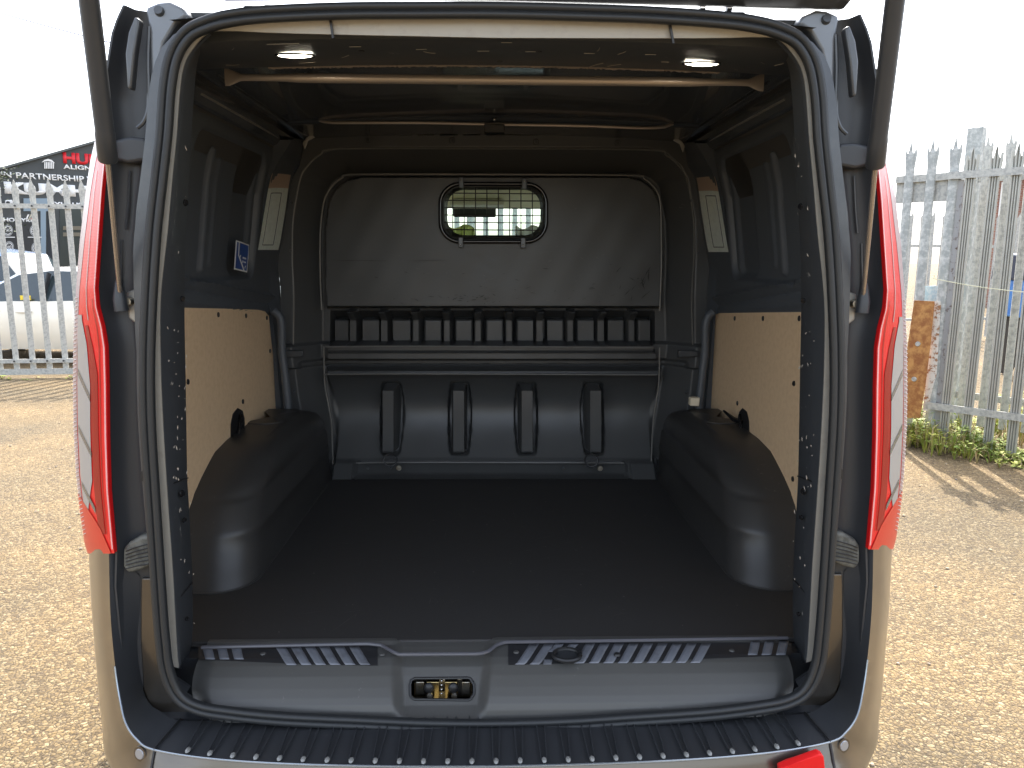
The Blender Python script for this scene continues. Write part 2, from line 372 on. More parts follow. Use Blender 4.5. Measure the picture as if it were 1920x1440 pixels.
# vertical press lines on the jamb and gutter hose
for s in (-1, 1):
    for pts in ([(283, 330), (279, 350), (273, 440)], [(243, 320), (240, 385), (236, 430)], [(214, 450), (211, 540)], [(228, 450), (226, 545)]):
        q = [PY(x, y, 1.525) for x, y in pts]
        if s > 0: q = [mirx(v) for v in q]
        MB().tube(q, 0.0022, 6).build('press_line', M['jamb'], van, smooth=True)
    q = [PY(x, y, 1.50) for x, y in [(280, 50), (278, 110), (279, 170), (278, 205), (270, 228), (258, 240)]]
    if s > 0: q = [mirx(v) for v in q]
    MB().tube(catmull(q, 6), 0.004, 8).build('gutter_edge', M['jamb'], van, smooth=True)
    # recessed corner moulding beside the tailgate hinge
    q = [PY(x, y, 1.50) for x, y in [(212, 262), (240, 256), (270, 258), (278, 268), (278, 300), (240, 306), (214, 300)]]
    if s > 0: q = [mirx(v) for v in q]
    MB().prism(q, (0, 0.03, 0)).build('corner_trim', M['jamb_dark'], van, bevel=0.008, seg=3)
    q = [PY(x, y, 1.48) for x, y in [(238, 165), (234, 100), (240, 60), (252, 30), (262, 36), (252, 100), (246, 168)]]
    if s > 0: q = [mirx(v) for v in q]
    MB().prism(q, (0, 0.02, 0)).build('lamp_top_trim', M['jamb'], van, bevel=0.006, seg=3)
    # hinge bracket on the body corner
    q = [PY(x, y, 1.497) for x, y in [(272, 14), (296, 4), (318, 2), (345, 14), (352, 30), (330, 44), (308, 80), (296, 140), (284, 160), (280, 60)]]
    if s > 0: q = [mirx(v) for v in q]
    h = MB().prism(q, (0, 0.04, 0)).build('hinge_bracket', mat('hinge_grey', (0.20, 0.215, 0.235), 0.4, 0.4), van, bevel=0.006, seg=3)
    c = PY(300, 22, 1.499)
    if s > 0: c = mirx(c)
    MB().disc(c, (0, -1, 0.2), 0.010, 0.008, 14, 0.008).build('bolt', M['jamb'], h, smooth=True)
    # lower jamb cover plate and rubber buffer
    q = [PY(x, y, 1.525) for x, y in [(264, 1084), (300, 1084), (304, 1240), (330, 1300), (352, 1336), (325, 1341), (300, 1338), (278, 1318), (268, 1290), (263, 1200), (263, 1130)]]
    if s > 0: q = [mirx(v) for v in q]
    MB().prism(q, (0, 0.012, 0)).build('jamb_cover_plate', M['paint'], van, bevel=0.003)
    q = [PY(x, y, 1.50) for x, y in [(230, 1030), (240, 1018), (262, 1006), (282, 1002), (284, 1060), (262, 1070), (240, 1076), (230, 1064)]]
    if s > 0: q = [mirx(v) for v in q]
    bf = MB().prism(q, (0, 0.03, 0)).build('rubber_buffer', mat('buffer_rubber', (0.16, 0.16, 0.14), 0.6, var=(60, (0.08, 0.08, 0.07), 0.4, 0.6)), van, bevel=0.007, seg=3)
    rb = MB()
    for k in range(6):
        a = PY(236, 1034+k*6.5, 1.497); b = PY(279, 1020+k*7.5, 1.497)
        if s > 0: a, b = mirx(a), mirx(b)
        rb.tube([a, (a+b)/2+Vector((0, -.003, 0.002)), b], 0.0014, 6)
    rb.build('ribs', M['black'], bf)
    # slot in the jamb flange
    q = [PY(x, y, 1.49) for x, y in [(264, 885), (268, 882), (268, 903), (264, 900)]]
    if s > 0: q = [mirx(v) for v in q]
    MB().prism(q, (0, 0.006, 0)).build('slot_plug', M['black'], van)

# ---- tail lamps
M['rimlens'] = lens('rim_lens', (0.78, 0.36, 0.36))
def lamp(side):
    zt, zb = PY(180, 262, 1.62).z, PY(190, 1037, 1.55).z
    out_px = [(181, 262), (172, 300), (163, 360), (152, 450), (145, 540), (140, 640), (139, 720), (140, 800), (145, 890), (153, 960), (161, 1015), (167, 1036)]
    o = [PY(x, y, 1.665) for x, y in out_px]; i = [PY(x, y, 1.487) for x, y in in_px]
    oz = [p.z for p in o][::-1]; ox = [p.x for p in o][::-1]; iz = [p.z for p in i][::-1]; ix = [p.x for p in i][::-1]
    root = bpy.data.objects.new('tail_lamp', None)
    NV = 120
    def pt(u, v, lift=0.0):
        py = 1036+(262-1036)*v
        xo = interp([q_[1] for q_ in out_px], [q_[0] for q_ in out_px], py); xi = interp([q_[1] for q_ in in_px], [q_[0] for q_ in in_px], py)
        p = PY(xo+(xi-xo)*u, py, 1.658-0.176*u**0.55)
        p.y -= lift+0.004
        p.x -= lift*0.4
        return p if side < 0 else mirx(p)
    def patch(fu0, fu1, v0, v1, mt, name, parent, lift=0, nu=24):
        lift = lift*1.0
        rows = []
        for k in range(NV+1):
            v = v0+(v1-v0)*k/NV; a, b = fu0(v), fu1(v)
            if b-a < 0.002: b = a+0.002
            r_ow = [pt(a+(b-a)*j/nu, v, lift) for j in range(nu+1)]
            if nu == 48: r_ow.append(r_ow[-1]+Vector((0, 0.012, 0)))
            rows.append(r_ow)
        return MB().grid(rows).build(name, mt, parent, smooth=True)
    body = patch(lambda v: 0, lambda v: 1, 0, 1, M['red'], 'tail_lamp', van, 0.0, 48)
    V = lambda y: (1036-y)/(1036-262)
    # pale prismatic outer edge, clear lower reverse/fog section, deep red core, pale rim line
    patch(lambda v: 0, lambda v: interp([0.05, .12, .5, .62, .75, .9, 1], [.0, .10, .12, .17, .25, .32, .45], v), V(1000), 1, M['pinklens'], 'edge_lens', body, 0.0006)
    patch(lambda v: 0.14, lambda v: interp([V(985), V(900), V(720), V(640), V(600)], [.16, .50, .52, .42, .30], v), V(985), V(590), M['clearlens'], 'clear_lens', body, 0.0013)
    patch(lambda v: interp([V(1000), V(900), V(720), V(640), V(590)], [.54, .54, .54, .46, .36], v), lambda v: interp([V(1000), V(700), V(610)], [.76, .74, .5], v), V(1000), V(610), M['deepred'], 'red_core', body, 0.0010)
    patch(lambda v: 0.0, lambda v: interp([0, V(990), V(925)], [.9, .62, .02], v), 0.0, V(925), M['orangered'], 'lower_lens', body, 0.0016)
    patch(lambda v: 0.93, lambda v: 0.98, 0.01, 0.97, M['rimlens'], 'rim_line', body, 0.0010, 2)
    patch(lambda v: 0.52, lambda v: 0.55, V(600), V(320), M['pinklens'], 'rib_line', body, 0.0012, 2)
    patch(lambda v: 0.80, lambda v: 0.82, V(1000), V(560), M['deepred'], 'rib_line', body, 0.0012, 2)
    # prism teeth along the outer edge
    tm = MB()
    for k in range(58):
        v = V(1000)+(V(560)-V(1000))*k/57
        a = pt(0.03, v, 0.002); b = pt(0.10, v+0.003, 0.003)
        tm.bar(a, b, 0.003, 0.0012, (0, 0, 1))
    tm.build('prism_teeth', M['white'], body)
    # dark diagonal bars between the clear cells
    for y0 in (690, 795, 900):
        MB().grid([[pt(0.16+0.36*j/8, V(y0+50*j/8)+dv, 0.0019) for j in range(9)] for dv in (0.0, -0.016)]).build('divider', mat('lamp_divider', (0.16, 0.17, 0.19), 0.25, 0.6), body)
    # small upper lens tip above the strut
    q = [PY(x, y, 1.52) for x, y in [(207, 190), (219, 200), (214, 232), (210, 240)]]
    if side > 0: q = [mirx(p) for p in q]
    MB().prism(q, (0, 0.02, 0)).build('upper_tip', M['deepred'], body, bevel=0.002)
    return body
lamp(-1); lamp(1)

# ---- bumper
E1 = [PY(204, 1026, 1.500), PY(207, 1150, 1.485), PY(216, 1250, 1.47), PY(226, 1315, 1.45), PY(237, 1358, 1.425), PY(258, 1388, 1.40)]
E1 += [PZ(x, y, 0.498) for x, y in [(290, 1407), (400, 1424), (560, 1434), (760, 1438), (925, 1438)]]
E1[-1].x = 0
E0 = [PY(262, 1080, 1.53), PY(262, 1150, 1.53), PY(263, 1230, 1.53), PY(268, 1290, 1.525), PY(280, 1318, 1.52), PY(300, 1333, 1.51)]
E0 += [Vector((E1[k].x*0.985, 1.475+0.012*abs(E1[k].x), 0.497)) for k in range(6, 11)]
SL = [PY(168, 1024, 1.665), PY(175, 1150, 1.65), PY(183, 1250, 1.64), PY(188, 1315, 1.625), PY(193, 1358, 1.60), PY(202, 1425, 1.55)]
E2, E3 = [], []
for k, p in enumerate(E1):
    if k < 6:
        E3.append(SL[k]); mid = p.lerp(SL[k], 0.45); mid.y -= 0.016; mid.x -= 0.002; E2.append(mid)
    else:
        f = 1.015 if k == 6 else 1.0
        E2.append(Vector((p.x*f, p.y-0.011, p.z-0.03))); E3.append(Vector((p.x*(1.04 if k == 6 else 1.0), p.y-0.030, 0.40)))
E4 = []
for k, p in enumerate(E3):
    if k < 6: E4.append(Vector((p.x-0.006, 1.80-0.02*k, p.z-0.03*max(0, k-2))))
    else: E4.append(Vector((p.x*0.99, p.y+0.01, 0.22)))
cv = [catmull(e, 6) for e in (E1, E2, E3, E4)]
rows = [[catm for catm in catmull([c[k] for c in cv], 4)] for k in range(len(cv[0]))]
bumper = MB().grid(rows).build('rear_bumper', M['paint'], van, smooth=True, mirror=True, ang=80, weld=True)
c0, c1 = catmull(E0, 6), catmull(E1, 6)
NS = 6*6+1
def blk(rng, drop=0.0):
    rows = []
    for k in rng:
        a, b = c0[k], c1[k]
        m1 = a.lerp(b, .35)+Vector((0, 0.004, -drop)); m2 = a.lerp(b, .8)+Vector((0, 0.002, -drop))
        rows.append([a, m1, m2, b])
    return MB().grid(rows)
blk(range(0, 6*6+1), 0.004).build('bumper_corner_trim', M['jamb_dark'], bumper, smooth=True, mirror=True, ang=80)
pad = blk(range(6*6, len(c0)))
padob = pad.build('step_pad', M['step'], bumper, smooth=True, mirror=True, weld=True)
# lip between pad and bumper skin, its highlight put into a pale colour
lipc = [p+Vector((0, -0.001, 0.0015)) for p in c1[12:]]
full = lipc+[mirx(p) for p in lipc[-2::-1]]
MB().tube(full, 0.0024, 8).build('bumper_lip', mat('lip_highlight', (0.30, 0.34, 0.38), 0.25, 0.7, 0.5), bumper, smooth=True)
for s in (-1, 1):
    seam = MB()
    a = c0[36]+Vector((0, 0, .004)); b = c1[36]+Vector((0, 0, .004)); c = b+Vector((-.004, -0.03, -0.06))
    if s > 0: a, b, c = mirx(a), mirx(b), mirx(c)
    seam.tube([a, b, c], 0.0025, 6)
    seam.build('trim_seam', M['black'], bumper)
nub = MB(); rid = MB(); npos = []
xs0 = [-0.62+1.24*k/26 for k in range(27)]
for x in xs0:
    ye = interp([p.x for p in full], [p.y for p in full], x); za = 0.502
    for dx in (-0.006, 0.006):
        rid.bar((x+dx*1.6, 1.478, za), (x+dx*0.9, ye+0.016, za), 0.0018, 0.004)
    npos.append((x, ye+0.013, za))
rid.build('tread_ridges', M['step'], padob)
n0 = nub.ball((0, 0, 0), 0.0055, 0.009, 0.0045, 10, 6).build('ridge_tip', mat('ridge_tip', (0.22, 0.22, 0.21), 0.15, 0.0, 0.8), padob, smooth=True)  # glint on the ridge ends put into a paler tip colour
for k, p in enumerate(npos):
    if k == 0: n0.location = p; continue
    c = n0.copy(); COL.objects.link(c); c.parent = padob; c.location = p
for s in (-1, 1):
    c = PY(254, 1422, 1.375)
    n = Vector((-0.35, -0.93, 0.1)).normalized()
    c.y = 1.384; c = c-n*0.007
    if s > 0: c, n = mirx(c), mirx(n)
    ps = MB().disc(c-n*0.006, n, 0.0165, 0.008, 22, 0.0155).build('parking_sensor', M['paint'], bumper, smooth=True)
    MB().disc(c+n*0.002, n, 0.011, 0.0015, 20, 0.010).build('sensor_face', mat('sensor_grey', (0.35, 0.36, 0.38), 0.35, 0.4), ps, smooth=True)
    q = [PY(x, y, 1.325) for x, y in [(1460, 1436), (1478, 1431), (1540, 1419), (1549, 1424), (1552, 1470), (1462, 1478)]]
    yy = [1.322, 1.322, 1.338, 1.34, 1.335, 1.32]
    q = [Vector((p.x, y_-0.006, p.z)) for p, y_ in zip(q, yy)]
    if s < 0: q = [mirx(p)+Vector((0, 0, -0.03)) for p in q]
    MB().prism(q, (0, 0.02, 0)).build('reflector', lens('reflector_red_'+('a' if s < 0 else 'b'), (0.75, 0.02, 0.02)), bumper, bevel=0.003)
# lower body apron under the sill, closing the space down to the chassis
MB().box(-0.74, 0.74, 1.50, 1.56, 0.30, 0.49).build('rear_apron', M['jamb_dark'], van)
# ================================================================== LOAD BAY
def proj(p):
    d = Vector(p)-CAM; w = d.dot(f_); return 960+FPX*d.dot(r_)/w, 720-FPX*d.dot(u_)/w
def sstep(a, b, x): t = np.clip((x-a)/(b-a), 0, 1); return t*t*(3-2*t)
# floor mat
mm = MB(); mm.box(-0.88, 0.88, 1.64, 2.985, Z0-0.012, Z0+0.003)
mm.build('floor_mat', M['mat'], van, bevel=0.004)
MB().box(-0.78, 0.78, 1.60, 6.2, 0.42, 0.575).build('chassis_floor', M['jamb_dark'], van)
rs_g = random.Random(31); gt = MB()
for k in range(70):
    x, y = rs_g.uniform(-0.64, 0.64), 1.68+1.25*rs_g.random()**1.4; r = rs_g.uniform(0.0005, 0.0014)
    gt.ball((x, y, Z0+0.0034), r*rs_g.uniform(1, 2), r, r*0.5, 5, 3)
gt.build('floor_grit', mat('pale_grit', (0.17, 0.155, 0.135), 0.9), van)['kind'] = 'stuff'
fs = MB()
for k in range(26):
    x, y = rs_g.uniform(-0.55, 0.55), rs_g.uniform(1.7, 2.6); a = rs_g.uniform(-.5, .5)+(1.57 if rs_g.random() < .5 else 0); L = rs_g.uniform(.01, .07); d = Vector((math.cos(a)*L, math.sin(a)*L, 0)); n2 = Vector((-d.y, d.x, 0)).normalized()*0.0007
    p = Vector((x, y, Z0+0.0036)); fs.add([p-d, p+n2, p+d, p-n2], [(0, 1, 2, 3)])
fs.build('floor_scratches', mat('floor_scratch', (0.10, 0.095, 0.088), 0.7), van)['kind'] = 'stuff'
# ---- sill trim
def sill_profile(s):  # s 0..1
    pts = [(1.655, .586), (1.645, .597), (1.632, .597), (1.622, .592), (1.60, .591), (1.57, .589), (1.55, .583), (1.525, .571), (1.503, .556), (1.487, .543), (1.477, .532), (1.472, .52), (1.468, .50)]
    t = s*(len(pts)-1); i = min(int(t), len(pts)-2); u = t-i
    return (pts[i][0]+(pts[i+1][0]-pts[i][0])*u, pts[i][1]+(pts[i+1][1]-pts[i][1])*u)
def rec_profile(s):
    pts = [(1.655, .586), (1.652, .589), (1.648, .589), (1.64, .588), (1.625, .586), (1.60, .580), (1.566, .568), (1.552, .556), (1.538, .542), (1.522, .526), (1.505, .512), (1.485, .505), (1.468, .499)]
    t = s*(len(pts)-1); i = min(int(t), len(pts)-2); u = t-i
    return (pts[i][0]+(pts[i+1][0]-pts[i][0])*u, pts[i][1]+(pts[i+1][1]-pts[i][1])*u)
NSx, NSs = 520, 110; rows = []
XC = PZ(828, 1290, 0.54).x
for j in range(NSs+1):
    s = j/NSs; r = []
    hw_in = 0.100-0.030*s   # inner half width of the pocket
    for i in range(NSx+1):
        e = -1+2*i/NSx; half_w = 0.672-0.060*max(0, (s-0.45)/0.55)**2.2
        x = e*half_w
        m = float(1-sstep(hw_in, hw_in+0.032, abs(x-XC)))
        a, b = sill_profile(s), rec_profile(s)
        y, z = a[0]+(b[0]-a[0])*m, a[1]+(b[1]-a[1])*m
        ed = float(sstep(0.93, 1.0, abs(e))); z -= 0.012*ed*s
        y += 0.02*ed*s
        r.append(Vector((x, y, z)))
    rows.append(r)
mb = MB().grid(rows)
keep = []
hx0, hx1, hy0, hy1 = 768, 890, 1270, 1313
for f in mb.f:
    c = sum((Vector(mb.v[i]) for i in f), Vector())/4; px, py = proj(c)
    dx = max(abs(px-829)-(61-14), 0); dy = max(abs(py-1291.5)-(21.5-14), 0)
    if math.hypot(dx, dy) < 14 and c.y > 1.5: continue
    keep.append(f)
mb.f = keep
sill = mb.build('sill_trim', M['sill'], van, smooth=True, ang=80)
# thin raised edge strip following the notch
path = [(378, 1214), (500, 1211), (690, 1207), (716, 1210), (733, 1220), (746, 1227), (900, 1226), (915, 1222), (930, 1210), (945, 1204), (1100, 1202), (1300, 1199), (1477, 1196)]
q = [PZ(x, y, 0.599) for x, y in path]
MB().tube(resample(q, 90), 0.0042, 8).build('sill_edge_strip', mat('edge_strip', (0.10, 0.10, 0.115), 0.3), sill, smooth=True)
# black gasket round the latch opening
import bisect
PV = np.array(mb.v); Dv = PV-np.array(CAM); wv = Dv@np.array(f_); pxv = 960+FPX*(Dv@np.array(r_))/wv; pyv = 720-FPX*(Dv@np.array(u_))/wv
def on_sill(x, y): return Vector(PV[int(np.argmin((pxv-x)**2+(pyv-y)**2))])
gk = []
for cx, cy, a0 in ((888-13, 1271+13, -90), (888-13, 1312-13, 0), (769+13, 1312-13, 90), (769+13, 1271+13, 180)):
    for k in range(6):
        a = rad(a0+90*k/5); gk.append(on_sill(cx+13*math.cos(a), cy+13*math.sin(a))+Vector((0, -0.0005, 0)))
MB().tube(gk, 0.0032, 8, True).build('latch_gasket', M['black'], sill, smooth=True)
# dark shelf patches with shade put into their colour, and printed stripes
def insert(x0, x1, y0, ya, yb):
    rw = []
    for j in range(9):
        r_w = []
        for k in range(25):
            x = x0+(x1-x0)*k/24; y = y0+((ya+(yb-ya)*k/24)-y0)*j/8; r_w.append(on_sill_s(x, y, 0.0012))
        rw.append(r_w)
    MB().grid(rw).build('shelf_shade', mat('shelf_shade_black', (0.022, 0.022, 0.024), 0.4), sill, smooth=True)
_pr = [sill_profile(k/120) for k in range(121)][::-1]
def on_sill_s(x, y, lift):
    zz = 0.59
    for _ in range(6):
        p = PZ(x, y, zz); zz = interp([a_[0] for a_ in _pr], [a_[1] for a_ in _pr], p.y)+lift
    return Vector((p.x, p.y, zz))
insert(372, 708, 1212, 1236, 1252); insert(953, 1484, 1205, 1252, 1228)
# printed tread stripes
def stripes(xs, slope, y0, y1, name='tread_stripe'):
    for x, w in xs:
        top = 1e9
        q = [PZ(x, y0, 0.5935), PZ(x+w, y0, 0.5935), PZ(x+w+slope, y1, 0.5925), PZ(x+slope, y1, 0.5925)]
        # sit them on the shelf: follow the profile height
        pr_ = [sill_profile(k/60) for k in range(60)][::-1]; py_ = [a_[0] for a_ in pr_]; pz_ = [a_[1] for a_ in pr_]
        rw = []
        for j in range(7):
            u = j/6; r_w = []
            for w_ in range(4):
                r_w.append(on_sill_s(x+w*w_/3+slope*u, y0+(y1-y0)*u, 0.0026))
            rw.append(r_w)
        o_ = MB().grid(rw).build(name, M['tread'], sill, smooth=True); o_.modifiers.new('s', 'SOLIDIFY').thickness = 0.0006
stripes([(379, 18), (406, 18), (433, 18)], 6, 1212, 1236)
stripes([(516, 19), (544, 19), (571, 19), (598, 19), (626, 19), (654, 19)], 22, 1212, 1249)
stripes([(993+27.5*k, 18) for k in range(2)], -28, 1207, 1250)
stripes([(1098+k*27.2, 18) for k in range(9)], -22, 1206, 1247)
stripes([(1041, 17), (1068, 17)], -14, 1207, 1222)
stripes([(1020, 16)], -2, 1236, 1250)
stripes([(1408, 18), (1434, 18), (1461, 18)], -6, 1202, 1228)
# finger ring in the sill
c = PZ(1063, 1231, 0.594)
pts = [c+Vector((0.030*math.cos(a), 0.026*math.sin(a), 0.004)) for a in [2*math.pi*k/28 for k in range(28)]]
rg = MB().tube(pts, 0.0052, 8, True).build('tie_ring', M['black'], sill, smooth=True)
MB().disc(c+Vector((0, 0, -0.002)), (0, 0, 1), 0.024, 0.004, 22).build('ring_cup', M['step'], sill)
c = PZ(1157, 1228, 0.592); MB().disc(c, (0, 0, 1), 0.008, 0.004, 12, 0.006).build('clip', M['black'], sill)
for x, y in ((968, 1223), (717, 1227), (493, 1226), (1372, 1220)):
    c = PZ(x, y, 0.592); MB().disc(c, (0, 0, 1), 0.007, 0.0025, 12, 0.005).build('clip', M['sill'], sill, smooth=True)
# latch inside its pocket
c0_, c1_ = PY(766, 1268, 1.56), PY(892, 1316, 1.535)
MB().box(c0_.x-.01, c1_.x+.01, 1.60, 1.605, 0.47, 0.575).add([], []).build('latch_backing', M['black'], sill)
lt = bpy.data.objects.new('x', None)
def lp(x, y, Y=1.57): return PY(x, y, Y)
latch = MB()
a, b = lp(776, 1276), lp(884, 1309)
latch.box(a.x, b.x, 1.575, 1.585, b.z, a.z)
latch = latch.build('door_latch', M['tin'], van, bevel=0.002)
for x0, x1, mt, Y in ((779, 796, M['tin'], 1.56), (800, 824, M['brass'], 1.562), (834, 858, M['brass'], 1.562), (866, 882, M['tin'], 1.56)):
    a, b = lp(x0, 1276, Y), lp(x1, 1300, Y); MB().box(a.x, b.x, Y-0.006, Y+0.01, b.z, a.z).build('latch_plate', mt, latch, bevel=0.002)
for x in (804, 850):
    MB().ball(lp(x, 1290, 1.552), 0.012, 0.008, 0.013).build('latch_jaw', M['black'], latch, smooth=True)
    MB().disc(lp(x+2, 1304, 1.548), (0, -1, 0.3), 0.0075, 0.006, 16, 0.006).build('rivet', M['tin'], latch, smooth=True)
for k in range(4):
    MB().ball(lp(828, 1276+k*8, 1.548), 0.0028, 0.004, 0.003).build('spring_coil', M['steel'], latch, smooth=True)
MB().box(lp(815, 1312).x, lp(842, 1312).x, 1.53, 1.56, 0.506, 0.512).build('striker_tongue', M['brass'], latch, bevel=0.002)

# ---- side walls (pressed inner panels)
def wall(side):
    ys = np.linspace(1.665, 3.02, 230); zs = np.linspace(0.58, 1.97, 230)
    Y, Z = np.meshgrid(ys, zs, indexing='ij')
    WX = np.interp(Z, [0.4, 1.25, 1.45, 1.7, 1.92, 2.0], [0.865, 0.865, 0.855, 0.82, 0.765, 0.74])
    D = np.zeros_like(Y)
    def rr(y0, y1, z0, z1, r, w):
        dx = np.maximum(np.abs(Y-(y0+y1)/2)-((y1-y0)/2-r), 0); dz = np.maximum(np.abs(Z-(z0+z1)/2)-((z1-z0)/2-r), 0)
        return 1-sstep(0, w, np.hypot(dx, dz)-r)
    D += 0.020*rr(2.10, 2.70, 1.42, 1.82, 0.05, 0.012)
    D -= 0.014*rr(2.242, 2.256, 1.44, 1.79, 0.006, 0.008)
    D -= 0.006*rr(2.32, 2.345, 1.46, 1.77, 0.008, 0.006)
    D += 0.014*rr(2.50, 2.66, 1.44, 1.80, 0.03, 0.02)
    bl = 1.345-0.085*(Y-2.05)/0.75       # belt line falls towards the front
    D += 0.010*(sstep(-0.012, 0.0, Z-bl-0.10)-1)*0.5
    for off, dd in ((0.085, -0.008), (0.055, 0.007), (0.018, -0.006)):
        D += dd*np.exp(-((Z-bl-off)/0.006)**2)
    D += 0.012*rr(1.70, 2.05, 1.45, 1.80, 0.04, 0.02)
    D += 0.010*sstep(1.85, 1.88, Z)
    X = -(WX+D)*(1 if side < 0 else -1)
    n, m = Y.shape; vs = np.stack([X, Y, Z], -1).reshape(-1, 3)
    i = np.arange(n*m).reshape(n, m); fs = np.stack([i[:-1, :-1], i[1:, :-1], i[1:, 1:], i[:-1, 1:]], -1).reshape(-1, 4)
    mb = MB(); mb.v = vs.tolist(); mb.f = fs.tolist()
    w = mb.build('inner_side_panel', M['wall'], van, smooth=True, ang=60)
    return w
walls = {s: wall(s) for s in (-1, 1)}
for s in (-1, 1):
    # cant rail with beads along the roof edge
    m = MB(); X = lambda v: s*v
    sec_ = [(0.80, 1.86), (0.765, 1.875), (0.745, 1.90), (0.74, 1.925), (0.70, 1.93), (0.66, 1.945), (0.62, 1.945)]
    rows = [[Vector((s*a, y, b)) for a, b in sec_] for y in (1.60, 1.9, 2.3, 2.7, 3.02)]
    m.grid(rows).build('cant_rail', M['roof'], van, smooth=True, ang=25)
    MB().tube([(s*0.752, 2.02, 1.893), (s*0.752, 2.5, 1.893), (s*0.755, 2.72, 1.893)], 0.0035, 8).build('rail_bead', M['flange'], van, smooth=True)  # pale bead: the rail's edge highlight put into its colour
    MB().tube([(s*0.70, 2.0, 1.928), (s*0.70, 2.85, 1.928)], 0.003, 6).build('rail_bead', M['roof'], van, smooth=True)
    # glossy convex door pillar next to the bulkhead
    lpx = [(548, 262), (530, 290), (516, 315), (506, 345), (497, 395), (488, 450), (480, 495), (476, 540), (503, 572), (510, 590), (516, 640), (521, 700), (527, 760), (532, 800), (539, 850)]
    rpx = [(566, 262), (560, 300), (549, 320), (543, 345), (536, 395), (527, 450), (518, 495), (522, 540), (524, 575), (528, 600), (532, 650), (538, 700), (543, 760), (547, 800), (556, 850)]
    L = catmull([PY(x, y, interp([500, 572], [2.74, 2.865], y)) for x, y in lpx], 5); R = catmull([PY(x, y, 2.955) for x, y in rpx], 5)
    if s > 0: L = [mirx(p) for p in L]; R = [mirx(p) for p in R]
    up, lo = [], []
    for a, b in zip(L, R):
        wl = Vector((s*(wx(a.z)+0.02), a.y+0.01, a.z)); row = [wl]
        for k in range(9):
            t = k/8; p = a.lerp(b, t); bul = math.sin(math.pi*t)
            row.append(p+Vector((-s*(-0.002)*bul, -0.022*bul, 0)))
        row.append(b+Vector((s*0.01, 0.06, 0)))
        (up if a.z > 1.47 else lo).append(row)
    lo.insert(0, up[-1])
    pr_ = [r for r in up if 1.52 < r[5].z < 1.725]
    ringp = [r[3] for r in pr_]+[r[4+q_] for q_, r in ((0, pr_[-1]), (1, pr_[-1]), (2, pr_[-1]))]+[r[7] for r in pr_[::-1]]+[pr_[0][5]]
    MB().tube([p+Vector((0, -0.0085, 0)) for p in ringp], 0.0018, 6, True).build('pressed_edge', M['jamb'], van, smooth=True)
    pil = MB().grid(up).build('door_pillar', M['wall'], van, smooth=True, ang=70)
    refl_rows = [[p+Vector((0, -0.007, 0)) for p in r[1:-1]] for r in up if 1.50 < r[5].z < 1.745]
    MB().grid(refl_rows).build('pale_pillar_reflection', mat('pale_green_reflection', (0.80, 0.86, 0.78), 0.35, 0.0, var=(60, (0.70, 0.76, 0.68), .45, .65)), pil, smooth=True)  # bright reflection on the pillar, painted as a pale green patch
    refl_rows = [[p+Vector((0, -0.007, 0)) for p in r[1:-1]] for r in up if 1.725 < r[5].z < 1.79]
    MB().grid(refl_rows).build('bronze_reflection', mat('bronze_reflection_tone', (0.62, 0.46, 0.34), 0.35, 0.2), pil, smooth=True)  # top band of the pillar reflection, painted in bronze
    MB().grid(lo).build('door_pillar_base', M['wall'], van, smooth=True, ang=70)
    # quarter trim edge by the board
    q = [PY(x+7, y, 2.80) for x, y in [(506, 583), (516, 592), (521, 610), (522, 660), (527, 700), (532, 750), (536, 800), (540, 840)]]
    if s > 0: q = [mirx(p) for p in q]
    MB().tube(catmull(q, 5), 0.015, 12).build('quarter_trim', M['wall'], van, smooth=True)
    # chrome-bright roof corner clip
    q = [PY(x, y, 2.93) for x, y in [(567, 268), (574, 258), (584, 252), (590, 257), (577, 264), (571, 280)]]
    if s > 0: q = [mirx(p) for p in q]
    MB().prism(q, (0, 0.01, 0)).build('corner_clip', M['flange'], van, bevel=0.002)
